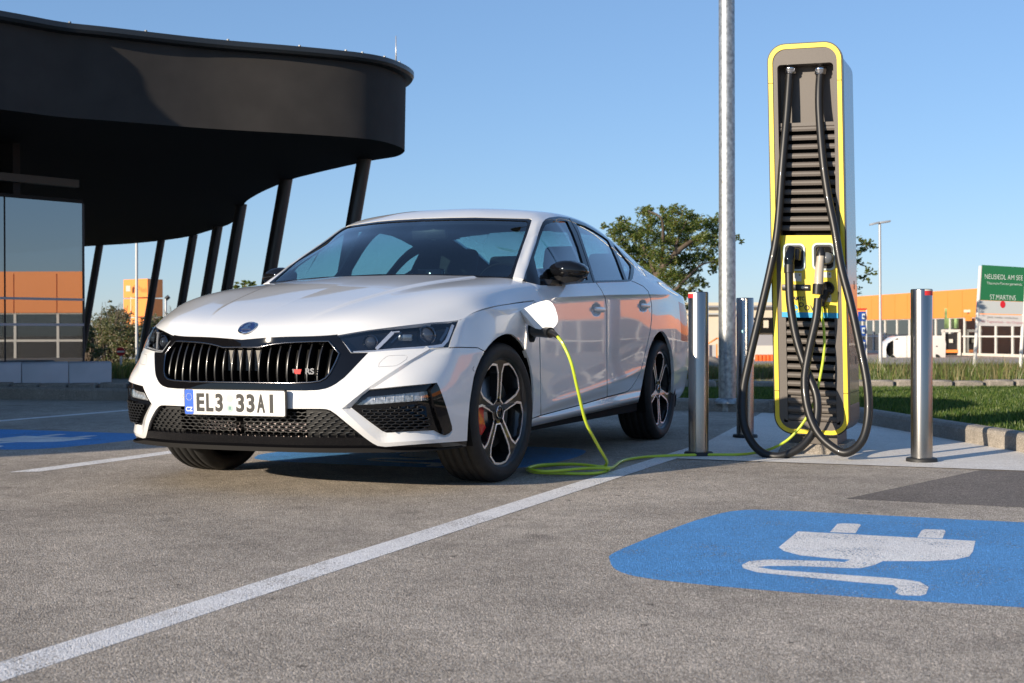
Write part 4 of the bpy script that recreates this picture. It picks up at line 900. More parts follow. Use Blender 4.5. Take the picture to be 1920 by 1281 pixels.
def struct(o): o['kind'] = 'structure'; return o
def stuff(o): o['kind'] = 'stuff'; return o
xs = np.unique(np.concatenate([np.linspace(-1500, -60, 14), np.linspace(-60, 60, 61), np.linspace(60, 1500, 14)])); ys = np.unique(np.concatenate([np.linspace(-600, -20, 10), np.linspace(-20, 130, 76), np.linspace(130, 2500, 12)]))
V = [(x, y, float(hgt(x, y))) for y in ys for x in xs]; n = len(xs)
struct(mesh('ground', V, [(j*n+i, j*n+i+1, (j+1)*n+i+1, (j+1)*n+i) for j in range(len(ys)-1) for i in range(n-1)], M['asphalt'], None, True))
def sheet(name, poly, z, m, res=None):
    bm = bmesh.new(); vs = [bm.verts.new((x, y, z)) for x, y in poly]; bm.faces.new(vs); bmesh.ops.triangulate(bm, faces=bm.faces)
    if bm.faces and sum(f.normal.z for f in bm.faces) < 0: bmesh.ops.reverse_faces(bm, faces=bm.faces)
    me = bpy.data.meshes.new(name); bm.to_mesh(me); bm.free(); me.materials.append(m); o = bpy.data.objects.new(name, me); link(o); return struct(o)
def gp(u, v): p = at(u, v, z=0); return (p[0], p[1])
def smooth(pts, n=6): return [tuple(p) for p in crom(pts, n, True)]
# painted bay lines
sheet('bay_line', [(1.205, -4.6), (1.325, -4.6), (1.325, 1.36), (1.33, 1.36), (1.325, 5.75), (1.205, 5.75)], .0006, M['white'])
sheet('bay_line', [(-1.66, -.53), (-1.53, -.45), (-1.54, 5.75), (-1.66, 5.75)], .0006, M['white'])
sheet('bay_line', [(-4.76, -.6), (-4.64, -.6), (-4.64, 5.75), (-4.76, 5.75)], .0006, M['white'])
# blue charging symbols
def symbol(cx, cy, s=1, name='charging_bay_symbol', mir=1, dx=0):
    pp = [(2.02, -1.86), (1.99, -1.70), (2.02, -1.2), (2.06, -.85), (2.13, -.60), (2.3, -.53), (2.9, -.53), (3.45, -.53), (3.62, -.6), (3.72, -.8), (3.78, -1.3), (3.72, -1.9), (3.55, -2.1), (3.3, -2.13), (2.7, -2.16), (2.3, -2.13), (2.12, -2.05)]
    f = lambda L: [((x-2.85)*mir+cx, (y+1.33)*s+cy) for x, y in L]
    sheet(name+'_field', smooth(f(pp), 5), .0006, M['blue']); cx += dx
    P_ = [gp(*q) for q in [(1496, 997), (1829, 1015), (1824, 1035), (1817, 1044), (1790, 1050), (1740, 1053), (1655, 1053), (1640, 1060), (1615, 1066), (1590, 1066), (1500, 1062), (1440, 1062), (1420, 1064), (1450, 1069), (1560, 1077), (1660, 1084), (1700, 1088), (1725, 1092), (1741, 1102), (1736, 1115), (1725, 1118), (1690, 1117), (1678, 1112), (1684, 1104), (1675, 1098), (1600, 1092), (1460, 1078), (1420, 1074), (1393, 1066), (1391, 1060), (1405, 1053), (1440, 1050), (1560, 1053), (1583, 1055), (1594, 1050), (1560, 1048), (1500, 1042), (1470, 1034), (1460, 1027)]]
    sheet(name, f(P_), .0012, M['white'])
    for q in ([(1581, 982), (1610, 983), (1614, 985), (1604, 1000.5), (1556, 998.5), (1570, 983)], [(1734, 993), (1770, 994), (1773, 997), (1767, 1010.5), (1720, 1008.5), (1728, 995)]): sheet(name, f([gp(*w_) for w_ in q]), .0012, M['white'])
symbol(2.85, -1.33)
symbol(-.15, 1.15, .85, dx=.3); symbol(-3.33, 1.15, .85, dx=.38)
sheet('asphalt_patch', [(2.47, -.07), (2.94, 1.375), (8, 1.375), (8, -.12), (3.5, -.10)], .0006, M['asphalt2'])
# concrete apron and kerbs
KE = [(-9, 5.83), (0.2, 5.83), (.9, 5.76), (1.35, 5.50), (1.7, 5.02), (2.04, 4.40), (2.6, 3.38), (3.12, 2.45), (4.2, .52), (5.6, -1.98)]
sheet('concrete_apron', [(1.328, 1.38), (6.0, 1.38)]+[(x, y) for x, y in KE[::-1] if y < 5.81 and y > 1.38 and x < 4], .004, M['concrete'])
kl = crom(KE, 10); kp = [np.array(p) for p in kl]; d = 0; seg = [kp[0]]; cum = [0]
for a, b_ in zip(kp[:-1], kp[1:]): cum.append(cum[-1]+np.linalg.norm(b_-a))
kx = lambda q: np.array([np.interp(q, cum, [p[i] for p in kp]) for i in (0, 1)])
kerb = setp(bpy.data.objects.new('kerb', None), kind='structure'); link(kerb); q = 0
while q < cum[-1]-1:
    e = q+.9985; pts = [kx(q+(e-q)*t) for t in np.linspace(0, 1, 5)]; V = []
    for i, p in enumerate(pts):
        t = kx(min(q+(e-q)*i/4+.05, cum[-1]))-kx(q+(e-q)*i/4-.05); t /= np.linalg.norm(t); nn = np.array([-t[1], t[0]])
        for off, z in ((0, -.05), (.0, .085), (.012, .105), (.03, .112), (.11, .112), (.12, -.05)): V.append((*(p+nn*off), z))
    m_ = 6; B().add(V, [(i*m_+j, i*m_+j+1, (i+1)*m_+j+1, (i+1)*m_+j) for i in range(4) for j in range(5)]+[tuple(range(6)), tuple(range(24, 30))[::-1]], False).build('kerb_stone', M['kerb'], kerb); q += 1.0
# lawn behind the kerb
off = []
for q_ in np.linspace(3, cum[-1], 70):
    t = kx(min(q_+.05, cum[-1]))-kx(q_-.05); t /= np.linalg.norm(t); off.append(kx(q_)+np.array([-t[1], t[0]])*.1)
def far(s, u0, u1, n=12): return [tuple(at(u, 640, s=s)[:2]) for u in np.linspace(u0, u1, n)]
lawn_poly = [tuple(p) for p in off]+[(12, -2)]+far(15.9, 2300, 700)
def tsheet(name, poly, dz, m, step=1.5):
    """sheet that follows the falling site"""
    bm = bmesh.new(); vs = [bm.verts.new((x, y, 0)) for x, y in poly]; bm.faces.new(vs)
    P = np.array(poly)
    for k in range(24):
        s_ = 13.5+k*4; co = CAM+FW*s_; bmesh.ops.bisect_plane(bm, geom=bm.verts[:]+bm.edges[:]+bm.faces[:], plane_co=(co[0], co[1], 0), plane_no=(FW[0], FW[1], 0))
    bmesh.ops.triangulate(bm, faces=bm.faces)
    for v in bm.verts: v.co.z = float(hgt(v.co.x, v.co.y))+dz
    for f in bm.faces: f.normal_update()
    bmesh.ops.reverse_faces(bm, faces=[f for f in bm.faces if f.normal.z < 0])
    me = bpy.data.meshes.new(name); bm.to_mesh(me); bm.free(); me.materials.append(m); o = bpy.data.objects.new(name, me); link(o); return struct(o)
tsheet('lawn_ground', lawn_poly, .07, M['lawnsoil'])
# grass blades
def grass(name, poly, n, h, wdt, mats, dz, rng, zfun=None, clump=0):
    P = np.array(poly); lo, hi = P.min(0), P.max(0); pts = []
    px_, py_ = P[:, 0], P[:, 1]
    while sum(len(a) for a in pts) < n:
        q = rng.uniform(lo, hi, (n*2, 2))
        ins = np.zeros(len(q), bool); j = len(P)-1
        for i in range(len(P)):
            c = ((py_[i] > q[:, 1]) != (py_[j] > q[:, 1])) & (q[:, 0] < (px_[j]-px_[i])*(q[:, 1]-py_[i])/(py_[j]-py_[i]+1e-12)+px_[i]); ins ^= c; j = i
        q = q[ins]
        uv = proj(np.column_stack([q, np.zeros(len(q))])); dd = depth(q[:, 0], q[:, 1]); q = q[(uv[:, 0] > -60) & (uv[:, 0] < 1980) & (dd > 1)]
        if clump:
            k = np.sin(q[:, 0]*1.9+1.3*np.sin(q[:, 1]*1.1))*np.sin(q[:, 1]*1.6+q[:, 0]*.4)+.5*np.sin(q[:, 0]*5.3+q[:, 1]*3.1); q = q[rng.uniform(-1, 1, len(q)) < k*1.4+.15]
        pts.append(q)
    q = np.vstack(pts)[:n]; z = hgt(q[:, 0], q[:, 1])+dz; a = rng.uniform(0, 2*np.pi, n); hh = h*rng.uniform(.5, 1.25, n); w_ = wdt*rng.uniform(.6, 1.2, n); ln = rng.uniform(0, .6, n)*hh; la = rng.uniform(0, 2*np.pi, n)
    bx = np.column_stack([np.cos(a)*w_, np.sin(a)*w_]); tx = np.column_stack([np.cos(la)*ln, np.sin(la)*ln])
    V = np.empty((n, 5, 3)); V[:, 0, :2] = q-bx; V[:, 1, :2] = q+bx; V[:, 0, 2] = V[:, 1, 2] = z; V[:, 2, :2] = q+bx*.7+tx*.35; V[:, 3, :2] = q-bx*.7+tx*.35; V[:, 2, 2] = V[:, 3, 2] = z+hh*.6; V[:, 4, :2] = q+tx; V[:, 4, 2] = z+hh
    base = np.arange(n)[:, None]*5; F = np.hstack([base+[0, 1, 2, 3]]).tolist()+np.hstack([base+[3, 2, 4]]).tolist()
    mi = np.concatenate([rng.integers(0, len(mats), n)]*2).tolist() if 0 else None
    idx = rng.integers(0, len(mats), n); mi = np.concatenate([idx, idx]).tolist()
    return stuff(mesh(name, V.reshape(-1, 3).tolist(), F, None, None, False, mats, mi))
def leafmat(name, c, trans=.35):
    m = bpy.data.materials.new(name); m.use_nodes = True; t = m.node_tree; t.nodes.clear(); N = t.nodes.new
    o = N('ShaderNodeOutputMaterial'); d_ = N('ShaderNodeBsdfDiffuse'); tr = N('ShaderNodeBsdfTranslucent'); mx = N('ShaderNodeMixShader'); d_.inputs[0].default_value = (*c, 1); tr.inputs[0].default_value = (c[0]*1.3, c[1]*1.4, c[2]*.7, 1); mx.inputs[0].default_value = trans
    g = N('ShaderNodeBsdfGlossy'); g.inputs['Roughness'].default_value = .45; g.inputs[0].default_value = (.5, .5, .5, 1); m2 = N('ShaderNodeMixShader'); m2.inputs[0].default_value = .05
    t.links.new(d_.outputs[0], mx.inputs[1]); t.links.new(tr.outputs[0], mx.inputs[2]); t.links.new(mx.outputs[0], m2.inputs[1]); t.links.new(g.outputs[0], m2.inputs[2]); t.links.new(m2.outputs[0], o.inputs[0]); return m
G_ = [leafmat('grass_green', (.075, .135, .022)), leafmat('grass_deep', (.040, .078, .016)), leafmat('grass_light', (.15, .19, .045))]
D_ = [leafmat('weed_straw', (.24, .20, .09)), leafmat('weed_green', (.09, .13, .03)), leafmat('weed_olive', (.13, .13, .05)), leafmat('weed_brown', (.16, .11, .06))]
rng = np.random.default_rng(3)
grass('lawn_grass', lawn_poly, 110000, .05, .0045, G_, .065, rng)
# stone edging, weedy verge, path and second verge
edge = setp(bpy.data.objects.new('stone_edging', None), kind='structure'); link(edge); s0 = 16.0
for i in range(86):
    x0 = -7.2+i*.36; base = CAM+FW*(s0+.05*math.sin(i)); c = base+RT*(x0+.175); z = float(hgt(c[0], c[1]))
    h_ = .13+.02*random.random(); w_ = .165-.008*random.random()
    B().obox((c[0], c[1], z+h_/2+.02), RT*[w_, w_, 0], FW*[.11, .11, 0], (0, 0, h_/2+.02)).build('edging_stone', M['kerb'], edge, bevel=.02, seg=1)
def strip(s0, s1, u0=600, u1=2400): return far(s0, u0, u1)+far(s1, u1, u0)
tsheet('gravel_strip', strip(15.5, 15.95), .02, M['concrete'])
tsheet('verge_ground', strip(16.2, 22.5), .02, M['soil']); tsheet('path', strip(22.5, 30), .012, M['path']); tsheet('far_verge_ground', strip(30, 60), .008, M['soil'])
grass('verge_weeds', strip(16.3, 22.3, 1000, 1960), 42000, .12, .006, D_, 0, rng, clump=1)
grass('tall_weeds', strip(17, 22, 1600, 1960), 1500, .42, .008, D_[:2]+[G_[2]], 0, rng, clump=1)
grass('verge_weeds', strip(30.2, 44, 1100, 1960), 26000, .28, .014, D_, 0, rng, clump=1)
lv = [tuple(at(u, 640, s=s_)[:2]) for u, s_ in ((-100, 34), (520, 34), (520, 70), (-100, 70))]
tsheet('left_verge_ground', lv, .01, M['soil']); grass('left_verge_weeds', lv, 26000, .34, .02, D_[:3], 0, rng, clump=1)
# ================================================================ CHARGER
M['chbrown'] = mat('charger_taupe', (.105, .090, .078), .5, 0, 0, .4, noise=(300, .12, 2), bump=(600, .12, .0006))
M['chyellow'] = mat('charger_yellow', (.74, .56, .012), .42, 0, .2)
M['chcyan'] = mat('charger_cyan', (.0, .32, .58), .45)
M['chside'] = mat('charger_side_metal', (.12, .115, .11), .25, .4, .4)
M['hose'] = mat('black_hose', (.010, .0095, .009), .42, 0, .1, .45)
M['steel'] = mat('brushed_steel', (.34, .33, .32), .25, 1, bump=None)
M['cable'] = mat('yellow_green_cable', (.50, .62, .035), .4, 0, .3)
M['beige'] = mat('beige_plastic', (.44, .38, .30), .4, 0, .2)
M['teal'] = mat('holder_frame', (.50, .60, .60), .35)
M['label'] = mat('label_white', (.62, .60, .52), .5)
ch = empty('charging_station', (1.993, 1.93, 0), 'tall yellow framed car charging pillar with louvres and two hanging black hoses', 'charger')
SH = Matrix(((1, 0, -.0187, 0), (0, 1, 0, 0), (-.028, 0, 1, 0), (0, 0, 0, 1)))
CW = .216
fb = B().prism(rrect(-.205, .205, .13, 2.36, .085), (0, .106, 0), (1, 0, 0), (0, 0, 1), (0, .371, 0)); fb.build('cabinet', M['chside'], ch); B().prism(rrect(-.203, .203, .132, 2.358, .085), (0, .02, 0), (1, 0, 0), (0, 0, 1), (0, 0, 0)) if 0 else B().box(.17, .205, .02, .106, .2, 2.27).box(-.205, -.17, .02, .106, .2, 2.27).box(-.12, .12, .02, .106, 2.27, 2.36).build('cabinet', M['chside'], ch)
B().prism(rrect(-.207, .207, .127, .36, .085), (0, .03, 0), (1, 0, 0), (0, 0, 1), (0, .44, 0)).build('cabinet_foot', M['chbrown'], ch)
def ringplate(name, outer, inner, y0, y1, m, parent):
    bm = bmesh.new(); es = []
    for L in (outer, inner):
        vs = [bm.verts.new((a, y0, c)) for a, c in L]; es += [bm.edges.new((vs[i], vs[(i+1) % len(vs)])) for i in range(len(vs))]
    bmesh.ops.triangle_fill(bm, edges=es, use_beauty=True)
    for f in [f for f in bm.faces if inside(inner, f.calc_center_median().x, f.calc_center_median().z)]: bm.faces.remove(f)
    r = bmesh.ops.extrude_face_region(bm, geom=list(bm.faces))
    for v in r['geom']:
        if isinstance(v, bmesh.types.BMVert): v.co.y = y1
    bmesh.ops.recalc_face_normals(bm, faces=bm.faces); me = bpy.data.meshes.new(name); bm.to_mesh(me); bm.free(); me.materials.append(m); o = bpy.data.objects.new(name, me); link(o, parent); return o
RO = rrect(-CW, CW, .112, 2.385, .105, 8); RM = rrect(-CW+.007, CW-.007, .119, 2.378, .099, 8); RI = rrect(-CW+.031, CW-.031, .143, 2.352, .078, 8)
ringplate('edge_frame', RO, RM, -.004, .03, M['satin'], ch)
ringplate('yellow_frame', RM, RI, -.008, .02, M['chyellow'], ch)
for z in (2.155, .36): 
    for s_ in (-1, 1): B().box(min(s_*.184, s_*.2095), max(s_*.184, s_*.2095), -.0088, -.006, z, z+.003).build('frame_joint', M['dark'], ch)
cavity = rrect(-.158, .163, 1.30, 2.262, .02, 3)[:]; low = rrect(-.135, .140, .20, .785, .012, 3)
# front plate as rectangles round the openings
fp_ = ringplate('front_plate', RI, rrect(-.158, .163, .19, 2.262, .02, 3), -.002, .02, M['chbrown'], ch)
B().box(-.158, -.137, -.002, .02, .18, .80).build('front_plate', M['chbrown'], ch); B().box(.142, .163, -.002, .02, .18, .80).build('front_plate', M['chbrown'], ch)
B().box(-.165, .17, .10, .105, 1.90, 2.28).build('cavity_back', M['chbrown'], ch); B().box(-.165, .17, .075, .08, .17, 1.90).build('louvre_back', M['dark'], ch)  # louvre_back: near-black colour stands in for the shade between the slats
b = B().box(-.165, -.160, .02, .10, .17, 2.28).box(.165, .170, .02, .10, .17, 2.28).box(-.165, .17, .02, .10, 2.264, 2.27); b.build('cavity_side', M['chbrown'], ch)
# louvres
lv0 = None
def louvre(z, x0, x1, y):
    global lv0
    if lv0 is None:
        P_ = [(0, -.003), (0, .004), (.006, .0115), (.030, .030), (.034, .030), (.034, -.003)]; lv0 = {}
    key = (x0, x1)
    if key not in lv0:
        V = [(x, yy, zz) for x in (x0, x1) for yy, zz in [(0, -.016), (-.003, -.004), (-.002, .006), (.004, .014), (.030, .016), (.030, -.004), (.010, -.014)]]
        b = B().add(V, [tuple(range(7)), tuple(range(7, 14))[::-1]]+[(i, 7+i, 7+(i+1) % 7, (i+1) % 7) for i in range(7)]); lv0[key] = b.build('louvre', M['chbrown'], ch); o = lv0[key]
    else: o = share(lv0[key], ch)
    o.location = (0, y, z)
for k in range(12): louvre(1.892-k*.0525, -.157, .162, .022)
for k in range(12): louvre(.755-k*.0495, -.136, .141, .004)
B().box(-.157, .162, .02, .10, 1.905, 1.925).build('louvre_ledge', M['chbrown'], ch)
# yellow instrument panel
yp = B().box(-.158, .163, -.008, .10, .822, 1.268).build('socket_panel', M['chyellow'], ch)
B().box(-.158, .163, -.0095, .05, .792, .8215).build('cyan_band', M['chcyan'], ch)
SHI = SH.inverted()
def z_(v): return .703+(626-v)*.003117
def x_(u, v): return (u-1522+ (626-v)*0.0)*.003117+.0
def loc(u, v, yoff=0.0):
    """local charger coordinates of a picture point on its front"""
    p = at(u, v, y=1.93+yoff); q = SHI @ (ch_inv @ Vector(p)); return np.array(q)
bpy.context.view_layer.update(); ch_inv = ch.matrix_world.inverted()
for (u0, v0, u1, v1) in ((1470, 457, 1510, 508), (1524, 456, 1566, 507)):
    a = loc(u0, v1); c = loc(u1, v0)
    f_ = ringplate('holster_frame', rrect(a[0], c[0], a[2], c[2], .030, 5), rrect(a[0]+.010, c[0]-.010, a[2]+.010, c[2]-.010, .022, 5), -.016, -.004, M['teal'], ch)
    ringplate('holster', rrect(a[0]+.010, c[0]-.010, a[2]+.010, c[2]-.010, .022, 5), rrect(a[0]+.02, c[0]-.02, a[2]+.025, c[2]-.02, .018, 5), -.012, -.004, M['satin'], ch)
    B().prism(rrect(a[0]+.012, c[0]-.012, a[2]+.012, c[2]-.012, .02, 5), (0, -.0105, 0), (1, 0, 0), (0, 0, 1), (0, .002, 0)).build('holster_well', M['dark'], ch)
a = loc(1552, 541); B().lathe([(.040, 0), (.040, -.012), (.034, -.020), (.030, -.010), (0, -.008)], 32, 'y', c=(a[0], -.008, a[2])).build('round_socket', M['satin'], ch, fix=False)
a = loc(1467, 545); c = loc(1520, 534); B().box(a[0], c[0], -.016, -.007, a[2], c[2]).build('door_lock', M['satin'], ch, bevel=.003)
q = loc(1506, 539.5); lk = B().lathe([(.009, 0), (.009, -.003), (0, -.003)], 20, 'y', c=(q[0], -.016, q[2])).build('lock_mark', M['label'], ch, fix=False)
B().box(q[0]+.012, q[0]+.03, -.0175, -.016, q[2]-.003, q[2]+.004).build('lock_mark', M['label'], ch)
for (u0, v0, u1, v1) in ((1484, 512, 1503, 527.5), (1543, 510.5, 1559, 520.5), (1541, 553, 1559, 566)):
    a = loc(u0, v1); c = loc(u1, v0); B().box(a[0], c[0], -.0098, -.0075, a[2], c[2]).build('label_plate', M['label'], ch)
    B().lathe([(.005, 0), (.005, -.001), (0, -.001)], 16, 'y', c=(c[0]-.009, -.0098, c[2]-.012)).build('label_dot', mat('label_dot', (.25, .22, .03), .5), ch, fix=False)
def chtext(s, u0, u1, v, size, m, bold=0):
    """lettering between two picture columns"""
    a = loc(u0, v); c = loc(u1, v); o = text('lettering', s, size, m, ch, Matrix(), .0005, 'LEFT', bold=bold); vs = np.array([p.co for p in o.data.vertices]); mn, mxx = vs.min(0), vs.max(0); k = (c[0]-a[0])/(mxx[0]-mn[0])
    o.data.transform(frame_mx((a[0], -.0088, a[2]), (1, 0, 0), (0, 0, 1)) @ Matrix.Diagonal((k, 1, 1, 1)) @ Matrix.Translation((-mn[0], 0, 0))); return o
chtext('ÖAMTC', 1481.5, 1509, 560, .030, M['ink'], .0012)
chtext('e', 1479, 1497, 576, .092, M['chcyan'], .0008); chtext('Power', 1499, 1552, 575.5, .068, M['ink'])
# foot
B().box(-.135, .135, .05, .42, .055, .13).build('plinth', M['chbrown'], ch)
B().add([(x*k, y, z) for k, z in ((1.16, 0), (1.0, .06)) for x, y in ((-.17, .0+(.0 if z else -.02)), (.17, .0+(.0 if z else -.02)), (.17, .5), (-.17, .5))], [(0, 1, 5, 4), (1, 2, 6, 5), (2, 3, 7, 6), (3, 0, 4, 7), (4, 5, 6, 7)]).build('concrete_foot', M['kerb'], ch)
# small door details on the side
for z in (.62, .97, .52): B().box(.2045, .2075, .36, .40, z, z+.05).build('side_catch', M['chside'], ch)
B().box(.2045, .2065, .03, .47, .36, .362).build('side_joint', M['dark'], ch)
bpy.context.view_layer.update()
done_ = set()
for o in ch.children_recursive:
    if o.data and o.data.name not in done_: done_.add(o.data.name); o.data.transform(SH)
    o.location = SH @ o.location
# hoses: picture points with a distance in front of the pillar
def hose_pts(L, n=7): return crom([at(u, v, y=y) for u, v, y in L], n)
HA = [(1481, 134, 1.985), (1479, 165, 1.97), (1475, 220, 1.945), (1467, 310, 1.905), (1458, 430, 1.885), (1445.5, 500, 1.87), (1422.7, 598.6, 1.82), (1403, 683, 1.77), (1393, 739, 1.73), (1396, 799, 1.68), (1419, 841, 1.63), (1454, 856, 1.605), (1493, 844, 1.63), (1521, 816, 1.67), (1532, 781, 1.70), (1530, 739, 1.73), (1510.5, 690, 1.76), (1493, 634, 1.79), (1482, 570.5, 1.81), (1479.6, 520, 1.825), (1480, 497, 1.83)]
HB = [(1538, 136, 1.985), (1536, 170, 1.965), (1536.5, 215, 1.945), (1543, 300, 1.905), (1553, 370, 1.885), (1565, 430, 1.86), (1577, 500, 1.83), (1595, 570, 1.79), (1612, 648, 1.74), (1626, 721.5, 1.70), (1628, 781, 1.67), (1616, 827, 1.63), (1588, 849, 1.60), (1560, 838, 1.615), (1531.6, 809, 1.65), (1514, 764, 1.69), (1509, 711, 1.72), (1517.5, 655, 1.75), (1530, 598.6, 1.78), (1534, 560, 1.80)]
hA = B().tube(hose_pts(HA), .0235, 14).build('charging_hose', M['hose'], None, fix=False); setp(hA, 'black hose looping down the left side of the pillar to the black plug', 'charging hose', 'hoses hanging from the charging pillar')
hB = B().tube(hose_pts(HB), .0235, 14).build('charging_hose', M['hose'], None, fix=False); setp(hB, 'black hose looping down the right side of the pillar to the beige handled plug', 'charging hose', 'hoses hanging from the charging pillar')
for o, (u, v) in ((hA, (1482, 134)), (hB, (1538, 135))):
    p = at(u, v-3, y=1.985); b = B().lathe([(.022, .055), (.022, .02), (.036, .018), (.038, .0), (.032, -.012), (.034, -.02), (.028, -.026)], 24, c=tuple(p)); b.build('hose_gland', M['chrome'], o, fix=False)
# plugs (gun shaped handles) at the hose ends, parts of the hoses
def gun(o, P_, rad, m, cap, tipdir):
    b = B().tube([np.array(p) for p in crom(P_, 5)], list(np.interp(np.linspace(0, 1, len(crom(P_, 5))), np.linspace(0, 1, len(rad)), rad)), 14); return b.build('plug_grip', m, o, fix=False)
g1 = [at(1480, 500, y=1.83), at(1480, 488, y=1.835), at(1482, 475, y=1.84), at(1485, 464, y=1.85)]
gun(hA, g1, [.026, .030, .027, .022], M['gloss'], None, None)
p = at(1486, 478, y=1.86); B().prism([(-.032, -.012), (.030, -.035), (.034, .035), (-.030, .045)], (p[0]+.006, p[1]-.01, p[2]), (1, .3, 0), (0, 0, 1), (.01, .07, 0)).build('plug_body', M['satin'], hA, bevel=.008)
B().tube([at(1479.6, 512, y=1.826), at(1479.8, 497, y=1.83)], .029, 14).build('plug_collar', M['hose'], hA)
g2 = [at(1535, 534, y=1.80), at(1535.5, 520, y=1.805), at(1536.5, 505, y=1.815), at(1538, 490, y=1.825), at(1539, 480, y=1.83)]
gun(hB, g2, [.026, .0255, .024, .022, .023], M['beige'], None, None)
B().tube([at(1539, 481, y=1.83), at(1539, 474, y=1.833), at(1540, 466, y=1.845)], [.0235, .025, .019], 14).build('plug_head', M['satin'], hB, fix=False)
B().lathe([(.0, -.02), (.030, -.018), (.034, .0), (.034, .08), (0, .08)], 22, 'y', c=tuple(at(1550, 484, y=1.85))).build('plug_body', mat('plug_grey', (.11, .12, .13), .35), hB, fix=False)
B().tube([at(1533, 552, y=1.797), at(1534.5, 533, y=1.80)], [.030, .032], 14).build('plug_collar', M['hose'], hB)
# yellow-green cable from car to pillar
c0 = np.array(hitn(LP, 997, 621)[0])
YC = [at(1037, 626, y=.12), at(1045, 631, y=.10), at(1056, 646, y=.09), at(1071, 680, y=.08), at(1083, 730, y=.12), at(1098, 790, y=.2), at(1118, 830, y=.30), at(1133, 856, y=.42), at(1138, 868, y=.52)]
def g0(u, v, z=.012): return at(u, v, z=z)
YC += [g0(1128, 875, .03), g0(1085, 871, .03), g0(1040, 872, .014), g0(1004, 875, .012), g0(988, 880, .012), g0(1005, 886, .012), g0(1060, 888, .012), g0(1110, 888, .012), g0(1137, 883, .012), g0(1138, 878, .03), g0(1090, 879, .03), g0(1030, 884, .03), g0(997, 881, .035), g0(992, 877, .035), g0(1020, 871.5, .035), g0(1080, 870.5, .04), g0(1125, 875, .035), g0(1146, 877, .02), g0(1154, 873, .012), g0(1165, 865, .012), g0(1185, 860, .012), g0(1220, 856, .012), g0(1280, 853.5, .012), g0(1340, 852.5, .012), g0(1390, 852, .012)]
YC += [at(1425, 847, z=.014), at(1450, 840, y=1.72), at(1478, 824, y=1.73), at(1503, 797, y=1.74), at(1524, 760, y=1.76), at(1537, 710, y=1.79), at(1545, 660, y=1.83), at(1545, 620, y=1.86), at(1541, 590, y=1.885), at(1541, 573, y=1.895)]
yc = B().tube(crom(YC, 7), .0078, 10).build('charging_cable', M['cable'], None, fix=False); setp(yc, 'yellow green cable coiled on the asphalt between the car and the pillar', 'cable')
B().tube([at(1003, 620, y=.245), at(1018, 622.5, y=.19), at(1032, 624, y=.14)], [.030, .026, .026], 14).build('car_plug', M['satin'], yc, fix=False)
B().tube([at(1032, 623, y=.14), at(1040, 627, y=.115), at(1046, 632, y=.10)], [.016, .014, .010], 10).build('plug_sleeve', M['hose'], yc, fix=False)
B().tube([at(1541, 575, y=1.893), at(1542, 563, y=1.895), at(1550, 545, y=1.90)], [.013, .024, .026], 12).build('pillar_plug', M['satin'], yc, fix=False)
# ================================================================ BOLLARDS, POST
def bollard(x, y, h, sticker, label):
    o = empty('bollard', (x, y, 0), label, 'bollard', 'steel bollards round the charging pillar')
    if 'bt' not in shared:
        shared['bt'] = B().lathe([(.0575, .012), (.0575, .934), (.0555, .940), (0, .942)], 64).build('tube', M['steel'], o, fix=False); shared['bb'] = B().lathe([(.083, 0), (.083, .018), (.078, .024), (.0576, .024)], 28).build('base_ring', M['plastic'], o, fix=False)
        shared['bs'] = B().lathe([(.004, 0), (.004, .002), (0, .002)], 10, 'y').build('key_hole', M['dark'], o, fix=False)
    else: share(shared['bt'], o); share(shared['bb'], o); share(shared['bs'], o)
    a0, a1 = sticker; z0 = .905
    B().lathe([(.0582, z0), (.0582, z0+.024)], 20, a0=R(a0), a1=R(a1)).build('sticker', mat('sticker_red', (.62, .03, .035), .4), o, fix=False)
    B().lathe([(.0582, z0+.024), (.0582, z0+.032)], 20, a0=R(a0), a1=R(a1)).build('sticker', M['label'], o, fix=False)
    for c in o.children:
        if c.name.startswith('key_hole'): c.location = (.022, -.0535, .22)
    return o
bollard(2.62, 1.70, .94, (-68, 10), 'bollard to the right of the charging pillar, red sticker on its right side')
bollard(1.40, 1.62, .94, (-190, -105), 'bollard nearest the car, standing by the yellow cable at the white line')
bollard(1.365, 2.99, .94, (-200, -160), 'bollard behind, between the grey post and the charging pillar')
galv = mat('galvanised_steel', (.36, .37, .365), .42, .75, noise=(28, .35, 8), bump=(60, .15, .001))
lp_ = B().lathe([(.0775, 0), (.0765, 1.6), (.0735, 1.62), (.068, 7.5)], 40, c=(.555, 5.90, 0)); lp_o = lp_.build('lamp_post', galv, None, fix=False); lp_o.rotation_euler = (0, 0, 0)
setp(lp_o, 'thick galvanised lamp post rising out of the lawn left of the charging pillar', 'lamp post')
B().lathe([(.12, .07), (.12, .10), (.08, .12)], 24, c=(.555, 5.90, 0)).build('post_collar', galv, lp_o, fix=False)
B().tube([(.555, 5.9, 7.5), (.3, 5.7, 7.7), (-.3, 5.2, 7.75)], .04, 10).build('lamp_arm', galv, lp_o)
B().obox((-.6, 4.95, 7.75), (.3, .25, 0), (-.09, .1, 0), (0, 0, .05)).build('lamp_head', galv, lp_o, bevel=.02)
